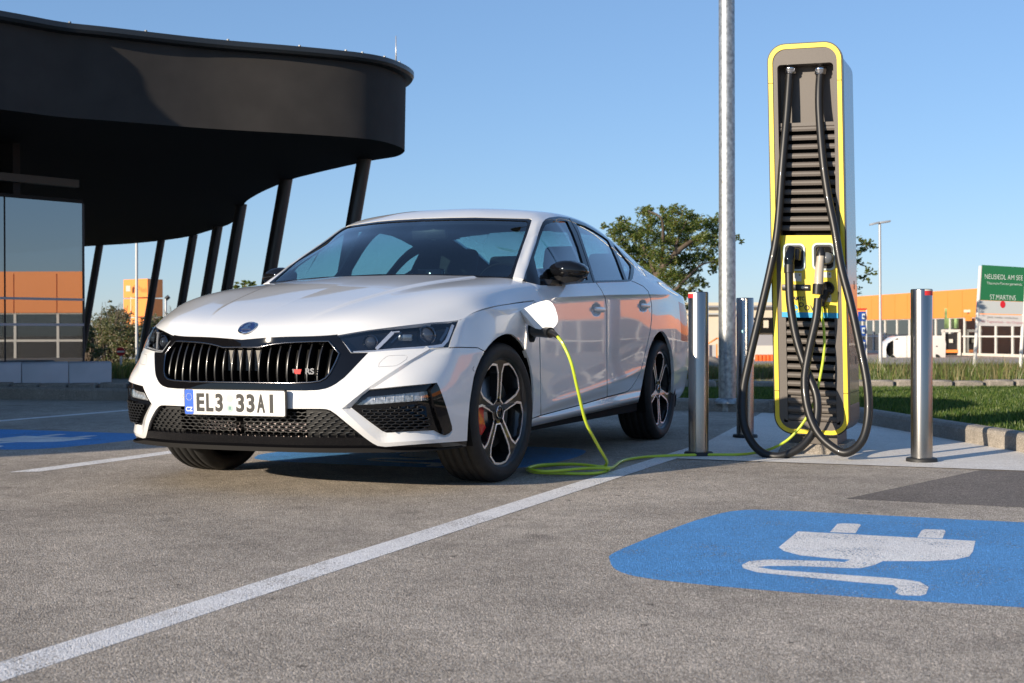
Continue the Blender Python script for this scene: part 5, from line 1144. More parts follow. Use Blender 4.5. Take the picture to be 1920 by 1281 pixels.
# ================================================================ BLACK CANOPY AND PAVILION
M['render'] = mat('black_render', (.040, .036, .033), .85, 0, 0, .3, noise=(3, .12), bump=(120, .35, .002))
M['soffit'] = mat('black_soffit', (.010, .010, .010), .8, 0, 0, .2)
M['cap'] = mat('roof_edge_metal', (.05, .055, .06), .4, .6)
HS, HT = 3.2, 4.25
def pl_(u, v, z): p = at(u, v, z=z); return (p[0], p[1])
bot = [pl_(*q, HS) for q in [(0, 205), (110, 219), (200, 226), (390, 241), (560, 251), (660, 258), (710, 264), (740, 272), (755, 279), (758, 285), (742, 294), (694, 302), (625, 317), (583, 327), (546, 337), (500, 356), (475, 369), (460, 380), (448, 398), (433, 419), (392, 433), (342, 446), (258, 456), (158, 462.5)]]
rest = [(-27, 25), (-34, 20), (-36, 0), (-30, -19), (-15, -20), (-12.4, -18.5), (-10.8, -16), (-9.4, -14), (-7.1, -10), (-5.35, -6.8), (-5.5, -5.2), (-6.3, -3.8), (-7.7, -1.5), (-8.42, 1.2), (-8.27, 3.5)]  # unseen stretch of the roof outline, shaped to cast shade on fascia, post and asphalt
out_ = [tuple(p[:2]) for p in crom([(x, y, 0) for x, y in bot+rest], 5, True)]
tp = [pl_(*q, HT) for q in [(0, 19), (125, 40), (275, 62), (429, 79), (567, 94), (687, 106)]]
can = empty('canopy_building', (-6, 9, 0), 'black rendered building with a curved overhanging roof on slanting columns', 'building')
def off_poly(P, d):
    P = [np.array(p) for p in P]; n = len(P); out = []
    for i in range(n):
        t = P[(i+1) % n]-P[i-1]; t /= np.linalg.norm(t); out.append(tuple(P[i]+np.array([t[1], -t[0]])*d))
    return out
A_ = sum(out_[i][0]*out_[(i+1) % len(out_)][1]-out_[(i+1) % len(out_)][0]*out_[i][1] for i in range(len(out_)))
sg_ = 1 if A_ > 0 else -1
def wall_band(P0, z0, P1, z1): n = len(P0); return [(*p, z0) for p in P0]+[(*p, z1) for p in P1], [(i, (i+1) % n, n+(i+1) % n, n+i) for i in range(n)]
top_out = off_poly(out_, .02*sg_)
inv = Matrix.Translation((6, -9, 0))
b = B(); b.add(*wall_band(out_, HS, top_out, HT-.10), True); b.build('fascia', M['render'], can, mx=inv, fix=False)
o1 = off_poly(out_, .11*sg_); o2 = off_poly(out_, .13*sg_)
b = B(); b.add(*wall_band(top_out, HT-.10, o1, HT-.085), True); b.add(*wall_band(o1, HT-.085, o2, HT-.05), True); b.add(*wall_band(o2, HT-.05, o2, HT+.01), True); b.add([(*p, HT+.01) for p in o2], [tuple(range(len(o2)))]); b.build('roof_edge', M['cap'], can, mx=inv, fix=False)
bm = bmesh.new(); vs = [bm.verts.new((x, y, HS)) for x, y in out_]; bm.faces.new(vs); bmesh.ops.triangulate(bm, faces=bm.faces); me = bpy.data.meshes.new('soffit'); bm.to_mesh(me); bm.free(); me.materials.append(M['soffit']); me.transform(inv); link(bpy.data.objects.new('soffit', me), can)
for u, v in ((125, 39), (275, 61), (429, 78), (567, 92.5), (645, 101), (687, 105), (725, 114), (752, 121), (775, 131)):
    p = min((q for q in o2 if q[0] > -8 and q[1] > 4.5), key=lambda q: abs(proj((q[0], q[1], HT))[0]-u)+(0 if q[1] < 10.3 else 500)); p = (p[0]*1.0-.04, p[1]+.03); B().box(p[0]-.012, p[0]+.012, p[1]-.012, p[1]+.012, HT, HT+.035).build('roof_clip', M['cap'], can, mx=inv)
p = at(746, 118, z=HT); B().tube([(p[0]-.08, p[1]+.1, HT), (p[0]-.08, p[1]+.1, HT+.38)], [.012, .006], 8).build('lightning_rod', mat('rod', (.5, .5, .5), .4, .5), can, mx=inv)
M['column'] = mat('black_column', (.022, .022, .024), .42, .1, .2)
for i, (ut, vt, wd) in enumerate(((684, 296, 27), (537, 335, 25), (453, 385, 21), (409, 424, 19), (363, 442, 16), (303, 450, 14), (187, 461, 14))):
    t = at(ut, vt-3, z=HS+.05); s_ = float(depth(t[0], t[1])); r = wd/2/FPX*s_
    vb = 626+(.703+.0224*max(0, min(20.5, s_-13.5)))/s_*FPX; bb = gpt(ut-.178*(vb-vt), s_)
    B().tube([tuple(bb-np.array([0, 0, .05])), tuple(t)], r, 20).build('column', M['column'], can, mx=inv, fix=False)
# pavilion under the roof: glazed front, dark box behind
M['pav'] = glass('pavilion_glass', (.22, .25, .28), .50, .5)
M['pavdark'] = mat('pavilion_interior', (.012, .012, .014), .7); M['frame'] = mat('frame_grey', (.38, .40, .44), .4, .3)
PR = at(157, 640, s=17.6); _q = -YAW+R(0); _na = math.radians(107); PL = PR+np.array([math.cos(_na), -math.sin(_na), 0])*6.0*(-1)*(-1)
pav = empty('pavilion', (PR[0], PR[1], 0), 'glazed pavilion under the black roof mirroring an orange shop front', 'building')
ip = Matrix.Translation((-PR[0], -PR[1], 0)); dv = (np.array(PL)-np.array(PR)); W_ = np.linalg.norm(dv[:2]); dv = dv/W_; dv[2] = 0; bk = FW.copy(); bk[2] = 0; bk /= np.linalg.norm(bk); pk = np.array([dv[1], -dv[0], 0]); pk = pk if pk@bk > 0 else -pk
def pbox(w0, w1, d0, d1, z0, z1, name, m, bevel=0):
    c = PR*np.array([1, 1, 0])+dv*(w0+w1)/2+pk*(d0+d1)/2+np.array([0, 0, (z0+z1)/2]); return B().obox(c, dv*(w1-w0)/2, pk*(d1-d0)/2, (0, 0, (z1-z0)/2)).build(name, m, pav, mx=ip, bevel=bevel)
zt = .703+(626-380)/FPX*17.6; z1_ = .703+(626-560)/FPX*17.6; z2_ = .703+(626-607)/FPX*17.6
pw = 1.13
for i in range(5):
    for a, b_ in ((-.10, z2_-.01), (z2_+.01, z1_-.01), (z1_+.01, zt)): pbox(i*pw+.012, (i+1)*pw-.012, 0, .012, a, b_, 'pane', M['pav'])
    pbox((i+1)*pw-.012, (i+1)*pw+.012, .002, .05, -.10, zt, 'mullion', M['frame'] if 0 else M['pavdark'])
for z in (z1_, z2_): pbox(0, 5*pw, -.012, .03, z-.016, z+.016, 'transom', M['frame'])
pbox(2.9, W_, 1.2, 7, -.3, HS-.02, 'inner_wall', M['pavdark']); pbox(.9, 1.0, .02, 1.2, zt, HS-.02, 'inner_wall', M['pavdark']); pbox(1.0, 3, 1.1, 1.2, -.2, HS-.02, 'inner_wall', M['pavdark']); pbox(-.012, .012, -.01, .05, -.1, zt, 'corner_frame', M['cap']); pbox(0, W_, .0, .05, zt, zt+.05, 'head_rail', M['pavdark'])
pbox(.12, W_, -.1, .0, zt+.20, zt+.30, 'sign_rail', mat('rail_brown', (.10, .09, .08), .6))
# white bench blocks in front of the pavilion
M['bench'] = mat('white_bench', (.50, .50, .52), .6, noise=(4, .06))
bd_ = at(209, 640, s=16.6); bdl = at(-300, 640, s=15.6); e = (bdl-bd_)*np.array([1, 1, 0]); e /= np.linalg.norm(e); L0 = 1.06
bn = empty('bench', (bd_[0], bd_[1], float(hgt(bd_[0], bd_[1]))), 'long low white block bench on a dark base in front of the pavilion glass', 'bench')
kb = np.array([-e[1], e[0], 0]); kb = kb if kb@bk > 0 else -kb; ib = Matrix.Translation((-bd_[0], -bd_[1], -float(hgt(bd_[0], bd_[1]))))
for i, (a, c) in enumerate(((0, .515), (.52, 1.07), (1.075, 1.6), (1.605, 2.4))):
    a, c = a*1.0, c*1.0; cc = bd_*np.array([1, 1, 0])+e*(a+c)/2+kb*.3
    B().prism([(0, .06), (.62, .06), (.60, .37), (.57, .39), (.06, .39), (.025, .37)], cc-e*(c-a)/2-kb*.3-np.array([0, 0, .03]), kb, (0, 0, 1), e*(c-a), False).build('bench_block', M['bench'], bn, mx=ib, bevel=.008, seg=1)
cc = bd_*np.array([1, 1, 0])+e*1.2+kb*.33; B().obox((cc[0], cc[1], -.05), e*1.2, kb*.28, (0, 0, .09)).build('bench_base', M['pavdark'], bn, mx=ib)
# ================================================================ SHOP HALL (orange) AND ITS WING SEEN IN REFLECTIONS
M['orange_clad'] = mat('orange_cladding', (.84, .265, .05), .5, noise=(.15, .05)); M['wframe'] = mat('white_frame', (.62, .60, .56), .5); M['shopglass'] = glass('shop_glass', (.30, .34, .36), .8, .22); M['shopin'] = mat('shop_interior', (.12, .09, .06), .8, noise=(.35, .8)); M['plinthw'] = mat('plinth_white', (.6, .55, .48), .7)
def store(label, A, Bp, zA, name='shop_hall', top=5.7, clad=2.55, n=26, deep=25, dr=None):
    """A, B ground corners; facade faces the car park"""
    A = np.array(A, float); Bp = np.array(Bp, float); d = Bp-A; L = np.linalg.norm(d); d /= L; nrm = np.array([d[1], -d[0]])
    if nrm@(CAM[:2]-(A+Bp)/2) < 0: nrm = -nrm
    r = empty(name, (A[0], A[1], zA), label, 'shop')
    def bx(a, c, f0, f1, z0, z1, nm, m, bevel=0):
        cc = np.array([*(d*(a+c)/2+nrm*(f0+f1)/2), (z0+z1)/2]); return B().obox(cc, (*(d*(c-a)/2), 0), (*(nrm*(f1-f0)/2), 0), (0, 0, (z1-z0)/2)).build(nm, m, r)
    bx(0, L, -deep, -6, 0, top-.3, 'hall_body', M['shopin'])
    bx(0, L, -6, .15, top-clad, top-clad+.2, 'soffit', M['plinthw']); bx(-.1, L+.1, -1, .25, top, top+.14, 'roof_edge', M['orange_clad'])
    w_ = L/n; cp = None
    for i in range(n):
        o = bx(i*w_+.03, (i+1)*w_-.03, 0, .25, top-clad, top, 'cladding_panel', M['orange_clad'])
    bx(0, L, -.9, .05, top-clad, top, 'cladding_back', M['shopin'])
    zt_ = top-clad-.08; zm = zt_*.52
    bx(0, L, -.1, .12, -1, .28, 'plinth', M['plinthw'])
    for i in range(n):
        for z0, z1 in ((.30, zm-.06), (zm+.06, zt_)): bx(i*w_+.08, (i+1)*w_-.08, -.02, 0, z0, z1, 'pane', M['shopglass'])
    for i in range(n+1): bx(i*w_-.08, i*w_+.08, -.1, .1, .28, zt_+.1, 'mullion', M['wframe'])
    bx(0, L, -.05, .13, zm-.07, zm+.07, 'transom', M['wframe']); bx(0, L, -.05, .13, zt_, zt_+.12, 'transom', M['wframe'])
    return r, d, nrm, w_
pA = at(1560, 640, s=150); pB = at(1835, 640, s=118.5); dd_ = (pB-pA)[:2]; pB2 = pA[:2]+dd_/np.linalg.norm(dd_)*188
st, sd, sn, sw = store('long low shop with orange cladding over white framed glass, across the road', pA[:2], pB2, -1.45, top=6.0, n=70, clad=2.45)
def sbox(parent, u, v0, v1, wpx, s, depth_, m, name='sign', bevel=0):
    """upright box facing the camera given by its picture column, rows and distance"""
    p = at(u, 640, s=s); z0 = .703+(626-v1)/FPX*s; z1 = .703+(626-v0)/FPX*s; w_ = wpx/2/FPX*s; loc = parent.location if parent else Vector((0, 0, 0))
    return B().obox((p[0], p[1], (z0+z1)/2), RT*[w_, w_, 0], bk*depth_/2, (0, 0, (z1-z0)/2)).build(name, m, parent, mx=Matrix.Translation(-loc) if parent else None, bevel=bevel)
# door and posters of the shop
pd = at(1784, 640, s=122); 
sbox(st, 1783, 628, 672, 24, 121.5, .3, M['pavdark'], 'entrance_door'); sbox(st, 1783, 658, 663.5, 24, 121.2, .2, M['orange_clad'], 'door_band'); sbox(st, 1783, 638, 645, 6, 121.2, .2, M['label'], 'door_notice')
for u in (1769, 1798): sbox(st, u, 622, 674, 4, 121.2, .4, M['wframe'], 'door_frame')
sbox(st, 1783, 620, 625, 34, 121.2, .4, M['wframe'], 'door_frame')
pm_ = mat('poster', (.20, .30, .12), .6, noise=(.9, .9)); sbox(st, 1778, 580, 618, 14, 123.6, .1, pm_, 'poster'); sbox(st, 1796, 582, 618, 13, 122.4, .1, pm_, 'poster'); sbox(st, 1815, 583, 588, 15, 119.5, .1, M['label'], 'poster'); sbox(st, 1816, 594, 604, 12, 119.5, .1, M['orange_clad'], 'poster')
# ---------------- white van with its door open
M['van'] = mat('van_white', (.74, .72, .68), .35, 0, .6)
vs_ = 112; c = gpt(1700, vs_); van = empty('van', tuple(c), 'white panel van with its front door open, parked before the shop', 'van'); k = vs_/FPX
def vpt(u, v, dp=0): p = at(u, v, s=vs_+dp); return p-c
prof = [(1659, 666), (1660, 656), (1664, 645), (1668, 640), (1676, 633), (1685, 630.5), (1700, 630), (1765, 631), (1772, 634), (1774, 645), (1773, 672), (1740, 675), (1660, 672)]
def vprism(P_, d0, d1, name, m, bevel=0):
    F0 = [vpt(u, v) +bk*d0 for u, v in P_]; n = len(F0); V = F0+[p+bk*(d1-d0) for p in F0]
    return B().add(V, [tuple(range(n)), tuple(range(n, 2*n))[::-1]]+[(i, (i+1) % n, n+(i+1) % n, n+i) for i in range(n)]).build(name, m, van, bevel=bevel)
vprism(prof, 0, 1.9, 'van_body', M['van'], .04)
vprism([(1661, 655), (1665, 645), (1669, 641), (1674.5, 638), (1674.5, 664), (1668, 669), (1663, 664)], -.03, .5, 'cab_opening', M['dark']); vprism([(1646, 636), (1648.5, 636), (1650, 640), (1649, 668), (1645, 670), (1644, 645)], -.8, -.7, 'door', M['van'])
vprism([(1677, 637), (1682, 634.5), (1684, 634.5), (1684, 637)], -.02, .0, 'side_window', M['gloss'])
for u in (1671, 1756): p = vpt(u, 671.5); B().lathe([(.0, -.12), (.33, -.12), (.33, .12), (0, .12)], 20, 'y', c=tuple(p+bk*.1)).build('wheel', M['tyre'], van, fix=False)
vprism([(1755, 648.5), (1758, 648.5), (1758, 650.5), (1755, 650.5)], -.03, 0, 'handle', M['gloss']); vprism([(1700, 631), (1700.5, 631), (1700.5, 672), (1700, 672)], -.01, 0, 'door_joint', M['dark']); vprism([(1741, 631), (1741.5, 631), (1741.5, 672), (1741, 672)], -.01, 0, 'door_joint', M['dark'])
# ---------------- green place-name board on leaning white poles
M['signgreen'] = mat('sign_green', (.010, .125, .045), .5); M['signgrey'] = mat('sign_grey', (.42, .44, .44), .5); M['pole'] = mat('white_pole', (.62, .60, .56), .5)
ss = 36.; sg = empty('town_board', tuple(gpt(1870, ss)), 'green and white town board between two leaning white poles', 'sign')
def gp3(u, v, dp=0): return at(u, v, s=ss+dp)-np.array(sg.location)
for (u0, v0, u1, v1) in ((1826, 708, 1838.5, 499), (1913, 694, 1924, 500)): B().tube([gp3(u0, v0), gp3(u1, v1)], .05, 14).build('pole', M['pole'], sg, fix=False)
SK = (-13.5/205)
def board(v0, v1, ul, ur, m, name, dp=-.04, th=.05, dl=0, dr=0):
    P_ = [(ul+(v0-498)*SK, v0), (ur+(v0-498)*SK, v0+dr), (ur+(v1-498)*SK, v1+dr*.6), (ul+(v1-498)*SK, v1)]; V = [gp3(u, v)+bk*dp for u, v in P_]; V += [p+bk*th for p in V]
    return B().add(V, [(0, 1, 2, 3), (7, 6, 5, 4), (0, 4, 5, 1), (1, 5, 6, 2), (2, 6, 7, 3), (3, 7, 4, 0)]).build(name, m, sg)
board(497, 563, 1841, 1925, M['signgreen'], 'board_panel', dr=5); board(563.5, 588, 1841, 1925, M['signgrey'], 'board_panel', dr=3); board(589.5, 611, 1841, 1925, mat('sign_light', (.50, .48, .47), .5), 'board_panel', dr=2)
def stext(s, uc, v, wpx, hpx, m, slope=.045):
    o = text('lettering', s, 1, m, sg, Matrix(), .002, bold=-.014); vv = np.array([q.co for q in o.data.vertices]); mn, mx_ = vv.min(0), vv.max(0); sx = wpx/FPX*ss/(mx_[0]-mn[0]); sy = hpx/FPX*ss/(mx_[1]-mn[1]); c_ = (mn+mx_)/2; p = gp3(uc, v)-bk*.055
    o.data.transform(frame_mx(tuple(p), tuple(RT*[1, 1, 0]-np.array([0, 0, slope])), (0, 0, 1)) @ Matrix.Diagonal((sx, sy, .2, 1)) @ Matrix.Translation((-c_[0], -c_[1], 0)))
M['signwhite'] = mat('sign_letters', (.62, .68, .64), .6); M['signgr2'] = mat('sign_letters_grey', (.20, .20, .20), .6); M['signpink'] = mat('sign_letters_pink', (.55, .22, .25), .6)
stext('NEUSIEDL AM SEE', 1881, 520, 71, 9, M['signwhite']); stext('Thermen-Partnergemeinde', 1882, 533, 66, 6, M['signwhite']); stext('ST.MARTINS', 1879, 558, 48, 9, M['signwhite']); stext('Jetzt wieder entdecken', 1878, 596, 57, 5.5, M['signgr2']); stext('der Tagesurlaub - das Original', 1877, 604.5, 78, 6, M['signpink'])
p = gp3(1879, 571)-bk*.05; B().prism([(.07*math.cos(a), .10*math.sin(a)) for a in np.linspace(0, 2*math.pi, 16, endpoint=False)], p, RT, (0, 0, 1), bk*.01).build('emblem', mat('sign_red', (.50, .01, .02), .5), sg)
# ---------------- far street lamp, blue direction signs, bin post
M['galv2'] = mat('galvanised', (.42, .43, .44), .5, .5)
la = gpt(1651, 66); o = empty('street_lamp', tuple(la), 'slim twin headed street lamp in front of the orange shop', 'street lamp')
t = at(1649.5, 419, s=66)-la; B().tube([(0, 0, 0), tuple(t*.22)], .10, 12).build('lamp_base', M['galv2'], o, fix=False); B().tube([tuple(t*.22), tuple(t)], .065, 12).build('pole', M['galv2'], o, fix=False)
for u0, v0, u1, v1 in ((1631, 421.5, 1648, 417.5), (1648, 418, 1669, 415)):
    a = at(u0, v0, s=66)-la; c_ = at(u1, v1, s=66)-la; m_ = (a+c_)/2; B().obox(m_, (c_-a)/2, bk*.16, (0, 0, .05)).build('lamp_head', M['galv2'], o, bevel=.03)
o = empty('direction_sign', tuple(gpt(1618, 60)), 'stack of blue signs on a thin red and white frame beside the charging pillar', 'sign'); 
for v0, v1 in ((586, 604), (612, 631), (639, 658)):
    sbox(o, 1616, v0, v1, 14, 60, .06, mat('sign_blue', (.01, .06, .30), .5), 'sign_plate')
    sbox(o, 1619, v0+4, v1-4, 5, 59.9, .03, M['signwhite'], 'sign_mark'); sbox(o, 1619, v0+6.5, v1-6.5, 2.2, 59.8, .03, mat('sign_blue2', (.01, .06, .30), .5), 'sign_mark')
sbox(o, 1624.5, 582, 676, 1.6, 60, .06, M['wframe'], 'sign_post'); sbox(o, 1616, 580, 583, 18, 60, .06, M['red'], 'sign_rail')
# ---------------- far pale buildings, orange barriers between bollards
M['cream'] = mat('cream_wall', (.60, .52, .40), .8, noise=(.2, .06)); fb2 = empty('warehouse', tuple(gpt(1380, 130)), 'pale cream warehouse far behind the bollards', 'building')
sbox(fb2, 1395, 571, 692, 300, 130, 12, M['cream'], 'wall'); sbox(fb2, 1395, 574, 577, 304, 123.5, .5, mat('roof_grey', (.25, .26, .28), .6), 'roof_edge')
sbox(fb2, 1330, 588, 591, 90, 123.7, .4, M['signgrey'], 'sun_screen'); sbox(fb2, 1432, 597, 626, 66, 123.6, .6, M['dark'], 'loading_bay'); 
for u in (1415, 1436): sbox(fb2, u, 602, 616, 9, 123.3, .3, M['cream'], 'bay_window')
sbox(fb2, 1284, 632, 690, 40, 123.6, .6, M['signgrey'], 'door'); 
tn = empty('market_tent', tuple(gpt(1335, 105)), 'small orange framed glass shed seen left of the grey post', 'shed')
for u in (1327, 1344): sbox(tn, u, 646, 682, 2.4, 105, .12, M['orange_clad'], 'frame_post')
for (a, c_) in (((1325, 646), (1345, 634)), ((1345, 634), (1365, 646))):
    p, q = at(*a, s=105)-np.array(tn.location), at(*c_, s=105)-np.array(tn.location); B().tube([p, q], .07, 6).build('frame_rafter', M['orange_clad'], tn)
sbox(tn, 1336, 648, 681, 14, 105.3, .1, M['signgrey'], 'side_panel')
sh = empty('storage_hall', tuple(gpt(1430, 100)), 'grey roofed white shed behind the orange barriers', 'shed'); sbox(sh, 1430, 647, 688, 56, 100, 4, M['plinthw'], 'wall')
P_ = [at(u, v, s=98)-np.array(sh.location) for u, v in ((1398, 648), (1412, 628), (1458, 628), (1464, 648))]; B().add([tuple(p) for p in P_]+[tuple(p+bk*4) for p in P_], [(0, 1, 2, 3), (7, 6, 5, 4), (0, 4, 5, 1), (1, 5, 6, 2), (2, 6, 7, 3), (3, 7, 4, 0)]).build('roof', mat('shed_roof', (.30, .29, .30), .7), sh)
M['barrier'] = mat('barrier_orange', (.75, .13, .02), .5)
for i, u in enumerate((1419, 1426, 1433, 1440, 1447)):
    o = sbox(None, u, 666, 680.5, 6.4, 84, .35, M['barrier'], 'road_barrier', .06); setp(o, ['first', 'second', 'third', 'fourth', 'fifth'][i]+' orange plastic barrier from the left in the row seen beyond the rear bollard', 'barrier', 'orange barriers in a row')
o = sbox(None, 1285, 654, 678, 9, 90, .8, mat('bin_blue', (.03, .06, .22), .5), 'waste_bin', .05); setp(o, 'dark blue container behind the tail of the car', 'container')
o = B().lathe([(0, .55), (.25, .52), (.45, .38), (.55, .15), (.58, 0)], 20, c=tuple(gpt(1326, 40))).build('boulder', M['kerb'], None, fix=False); setp(o, 'round grey boulder on the verge left of the grey post', 'boulder')
# ---------------- left background: tower sign, flagpole, lamp, no entry sign
tw = empty('tower_sign', tuple(gpt(268, 88)), 'tall orange cube tower sign with dark lettering behind the bushes', 'sign')
def cube_t(v0, v1, name='sign_cube'):
    z0 = .703+(626-v1)/FPX*88; z1 = .703+(626-v0)/FPX*88; a = at(232, 640, s=88.6); b_ = at(277, 640, s=87); c_ = at(305.5, 640, s=88.6); d_ = a+c_-b_; V = [np.array([p[0], p[1], z])-np.array(tw.location) for z in (z0, z1) for p in (a, b_, c_, d_)]
    return B().add([tuple(p) for p in V], [(0, 1, 5, 4), (1, 2, 6, 5), (2, 3, 7, 6), (3, 0, 4, 7), (4, 5, 6, 7), (3, 2, 1, 0)]).build(name, M['orange_clad'], tw)
cube_t(522, 556); cube_t(558.5, 592); cube_t(594.5, 640)
sbox(tw, 268, 555, 640, 40, 88.5, .8, M['wframe'], 'core')
def ttext(s, uc, v, wpx, hpx, m, s0):
    o = text('lettering', s, 1, m, tw, Matrix(), .002); vv = np.array([q.co for q in o.data.vertices]); mn, mx_ = vv.min(0), vv.max(0); sx = wpx/FPX*s0/(mx_[0]-mn[0]); sy = hpx/FPX*s0/(mx_[1]-mn[1]); c_ = (mn+mx_)/2; p = at(uc, v, s=s0)-np.array(tw.location)
    a = at(232, 640, s=88.6); b_ = at(277, 640, s=87); dd = (b_-a); dd[2] = 0
    o.data.transform(frame_mx(tuple(p), tuple(dd), (0, 0, 1)) @ Matrix.Diagonal((sx, sy, .2, 1)) @ Matrix.Translation((-c_[0], -c_[1], 0)))
ttext('Koch', 257, 539.5, 18, 9, M['ink'], 86.9); o = sbox(tw, 241, 534, 544.5, 8, 87.7, .1, M['label'], 'logo')
fpole = B().tube([tuple(gpt(256, 48)), tuple(at(256.3, 452, s=48)), tuple(at(256.6, 300, s=48))], .05, 10).build('flagpole', mat('pole_white', (.55, .55, .53), .5), None, fix=False); setp(fpole, 'thin white flagpole rising in front of the orange tower sign', 'flagpole')
la = gpt(311, 100); o = empty('street_lamp', tuple(la), 'small dark street lamp just right of the orange tower sign', 'street lamp'); B().tube([(0, 0, 0), tuple(at(311, 560, s=100)-la)], .09, 8).build('pole', M['galv2'], o, fix=False); B().tube([tuple(at(311, 561, s=100)-la), tuple(at(317, 556, s=100)-la)], .16, 8).build('lamp_head', M['satin'], o, fix=False)
ns = gpt(226.5, 43); o = empty('no_entry_sign', tuple(ns), 'round red no entry sign with white bar before the bushes', 'sign'); p = at(227, 659.5, s=43)-ns
B().tube([(0, 0, 0), tuple(p)], .035, 8).build('pole', M['wframe'], o, fix=False); r_ = 8.3/FPX*43
B().prism([(r_*math.cos(a), r_*math.sin(a)) for a in np.linspace(0, 2*math.pi, 28, endpoint=False)], p-bk*.05, RT, (0, 0, 1), bk*.02).build('sign_disc', mat('sign_red2', (.45, .01, .02), .5), o)
B().obox(p-bk*.06, RT*.8*r_, bk*.01, (0, 0, r_*.19)).build('sign_bar', M['label'], o)
# ================================================================ TREES
L1 = [leafmat('leaf_mid', (.14, .19, .038), .5), leafmat('leaf_light', (.27, .29, .085), .5), leafmat('leaf_dark', (.08, .12, .03), .4), leafmat('leaf_rust', (.13, .08, .03), .3)]
L2 = [leafmat('bush_grey', (.15, .155, .085), .35), leafmat('bush_green', (.085, .11, .035), .35), leafmat('bush_straw', (.27, .22, .13), .3), leafmat('bush_brown', (.15, .10, .06), .2)]
M['bark'] = mat('bark', (.10, .075, .055), .9, noise=(8, .3))
def foliage(name, clumps, s, per, size, mats, parent, droop=.3, spread=1.0, seed=1):
    """sprays of small leaves scattered round many centres"""
    r = np.random.default_rng(seed); C = []
    for (u, v, rp) in clumps:
        c = at(u, v, s=s+r.normal(0, .9)*spread); rad = rp/FPX*s; m = int(per*(rp/20)**2)
        nt_ = max(3, int(m/22)); tc = r.normal(0, .52, (nt_, 3))*rad*[1, 1, .75]+c     # twigs
        for t_ in tc:
            dr = r.normal(0, 1, 3); dr[2] = dr[2]*.3-droop; dr /= np.linalg.norm(dr); ln = rad*r.uniform(.5, 1.1); k = r.uniform(-.5, .5, 24)[:, None]
            C.append(t_+dr*ln*k+r.normal(0, .085*rad, (24, 3)))
    C = np.vstack(C); n = len(C); a = r.normal(0, 1, (n, 3)); a[:, 2] *= .5; a /= np.linalg.norm(a, axis=1)[:, None]; b_ = np.cross(a, r.normal(0, 1, (n, 3))); b_ /= np.linalg.norm(b_, axis=1)[:, None]; sz = size*r.uniform(.6, 1.4, n)[:, None]
    V = np.empty((n, 4, 3)); V[:, 0] = C-a*sz; V[:, 1] = C+b_*sz*.42; V[:, 2] = C+a*sz; V[:, 3] = C-b_*sz*.42
    V -= np.array(parent.location); idx = r.choice(len(mats), n, p=[.42, .27, .21, .10]).tolist()
    return stuff(mesh(name, V.reshape(-1, 3).tolist(), (np.arange(n)[:, None]*4+[0, 1, 2, 3]).tolist(), None, parent, False, mats, idx))
def limb(parent, pts, s, r0, r1, name='limb'):
    P_ = crom([at(u, v, s=s+dz) for u, v, dz in pts], 5); P_ = [p-np.array(parent.location) for p in P_]; return B().tube(P_, list(np.linspace(r0, r1, len(P_))), 8).build(name, M['bark'], parent, fix=False)
t1 = empty('locust_tree', tuple(gpt(1243, 31)), 'feathery locust tree standing behind the tail of the white car', 'tree')
C1 = [(1135, 424, 9), (1160, 425, 13), (1150, 437, 12), (1178, 432, 15), (1170, 415, 12), (1166, 452, 16), (1192, 445, 18), (1180, 470, 16), (1212, 400, 16), (1215, 392, 9), (1222, 414, 14), (1212, 432, 17), (1244, 395, 11), (1247, 412, 17), (1268, 396, 15), (1290, 405, 14), (1262, 425, 20), (1285, 428, 20), (1306, 420, 16), (1325, 418, 16), (1343, 412, 12), (1341, 432, 14), (1236, 446, 22), (1262, 455, 22), (1290, 455, 20), (1318, 448, 20), (1342, 460, 15), (1205, 468, 20), (1232, 478, 22), (1262, 487, 22), (1292, 485, 19), (1320, 480, 18), (1342, 490, 13), (1335, 505, 10), (1205, 496, 16), (1226, 508, 22), (1254, 518, 22), (1284, 520, 18), (1308, 530, 13), (1322, 533, 8), (1240, 540, 20), (1265, 550, 18), (1290, 550, 13), (1312, 548, 7), (1262, 575, 14), (1280, 580, 12), (1278, 600, 9), (1283, 618, 6), (1380, 446, 8), (1388, 454, 6), (1370, 440, 5), (1272, 560, 15), (1190, 484, 12), (1300, 505, 14)]
foliage('crown', C1, 31, 1700, .026, L1, t1, .35, seed=5)
limb(t1, [(1243, 700, 0), (1240, 620, 0), (1230, 560, .2), (1232, 520, 0), (1262, 480, -.3), (1300, 450, -.2), (1330, 440, 0)], 31, .14, .03, 'trunk')
for L in ([(1232, 530, 0), (1215, 480, .4), (1190, 440, .8), (1165, 425, .8)], [(1240, 500, 0), (1243, 450, -.4), (1240, 410, -.6), (1215, 395, -.5)], [(1262, 480, -.3), (1275, 440, .2), (1290, 410, .2)], [(1240, 560, 0), (1270, 540, -.5), (1310, 500, -.4), (1340, 490, 0)], [(1300, 450, -.2), (1345, 445, .2), (1385, 450, .2)], [(1235, 600, 0), (1260, 580, .3), (1280, 600, .4)]): limb(t1, L, 31, .05, .012)
t2 = empty('locust_tree', tuple(gpt(1545, 33)), 'locust tree hidden behind the charging pillar, only its right branches showing', 'tree')
C2 = [(1560, 440, 20), (1585, 455, 18), (1540, 470, 26), (1572, 490, 24), (1600, 475, 14), (1616, 452, 9), (1628, 458, 10), (1638, 464, 6), (1618, 468, 8), (1612, 490, 8), (1626, 505, 8), (1640, 512, 6), (1620, 520, 8), (1628, 527, 6), (1614, 540, 5), (1550, 530, 28), (1585, 530, 20), (1530, 500, 22)]
foliage('crown', C2, 33, 1500, .028, L1, t2, .35, seed=9); limb(t2, [(1545, 700, 0), (1543, 600, 0), (1552, 520, 0), (1565, 450, 0)], 33, .14, .03, 'trunk')
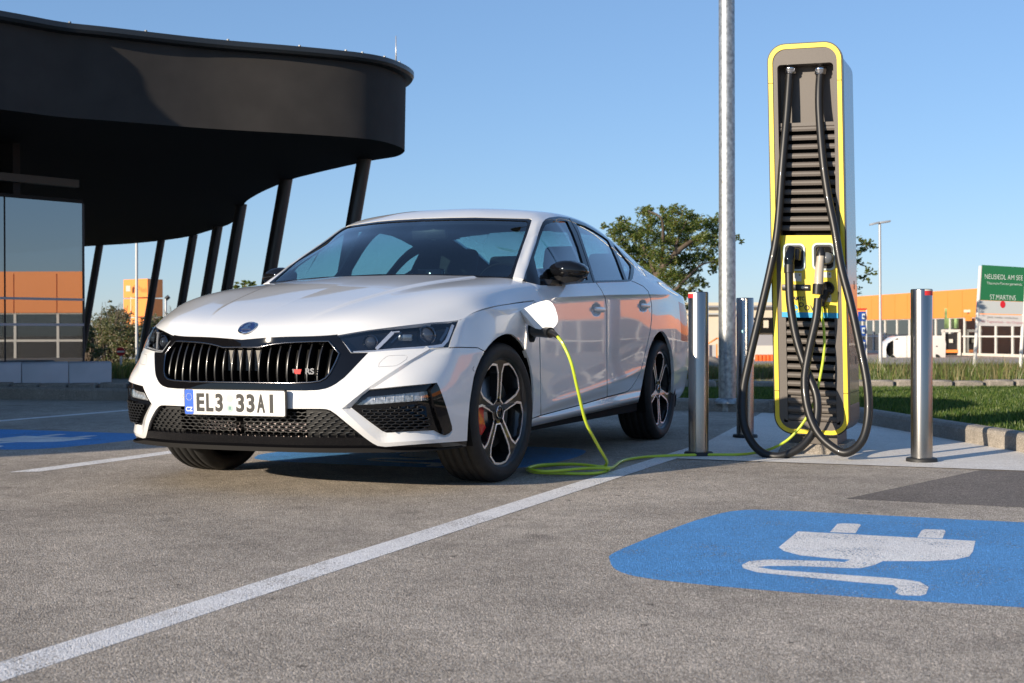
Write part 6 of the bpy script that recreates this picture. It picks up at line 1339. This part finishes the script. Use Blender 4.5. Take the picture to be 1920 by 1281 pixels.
limb(t2, [(1552, 520, 0), (1590, 490, -.3), (1625, 500, -.3)], 33, .05, .012); limb(t2, [(1560, 480, 0), (1595, 462, -.3), (1630, 458, -.3)], 33, .05, .012)
# bushes on the left, behind the columns
rb = np.random.default_rng(12)
for lab, (ub, sb), CL, sd_ in (
    ('grey green willowy bush left of the flagpole, bare twigs on top', (205, 52), [(212, 585, 16), (200, 600, 20), (222, 600, 18), (235, 592, 14), (190, 622, 22), (215, 622, 24), (240, 615, 20), (180, 645, 20), (205, 648, 24), (232, 642, 24), (252, 630, 16), (250, 655, 18), (172, 665, 14), (200, 668, 18), (228, 670, 16)], 3),
    ('brownish bush right of the flagpole below the orange tower sign', (282, 55), [(275, 612, 18), (292, 602, 16), (300, 622, 18), (278, 635, 22), (265, 650, 20), (295, 645, 20), (270, 665, 16), (310, 600, 12), (262, 620, 14)], 4),
    ('pale bush seen just left of the bonnet below the small lamp', (325, 60), [(318, 598, 10), (330, 592, 10), (312, 612, 14), (328, 610, 14), (340, 605, 10), (318, 628, 16), (335, 625, 14)], 6),
    ('dark low bush at the foot of the first slanting column', (165, 47), [(165, 625, 14), (160, 645, 16), (172, 655, 14), (168, 668, 14), (185, 660, 12)], 8)):
    o = empty('bush', tuple(gpt(ub, sb)), lab, 'bush'); foliage('leaves', CL, sb, 1100, .05, L2, o, -.2, 1.6, sd_)
    cy = min(c_[1] for c_ in CL)
    for k in range(26):
        u0 = rb.choice([c_[0] for c_ in CL])+rb.normal(0, 6); q = min(CL, key=lambda c_: abs(c_[0]-u0)); vt_ = min([c_[1] for c_ in CL if abs(c_[0]-u0) < 20] or [cy])-rb.uniform(4, 20)
        a = at(ub+(u0-ub)*.4, 680, s=sb); c_ = at(u0, vt_, s=sb+rb.normal(0, .7)); m_ = (a+c_)/2+rb.normal(0, .12, 3); B().tube([p-np.array(o.location) for p in (a, m_, c_)], [.03, .018, .006], 5).build('twig', M['bark'], o, fix=False)
o = empty('tree', tuple(gpt(470, 70)), 'row of treetops just showing over the bonnet behind the columns', 'tree'); foliage('crown', [(443, 535, 5), (455, 531, 6), (468, 532, 6), (478, 536, 5), (450, 545, 12), (470, 545, 14), (490, 548, 12), (460, 560, 16), (430, 560, 12)], 70, 420, .12, L1, o, .2, 1, 15); limb(o, [(465, 665, 0), (463, 600, 0), (465, 545, 0)], 70, .2, .05, 'trunk')
o['label'] = 'distant leafy tree whose top peeks over the white bonnet'
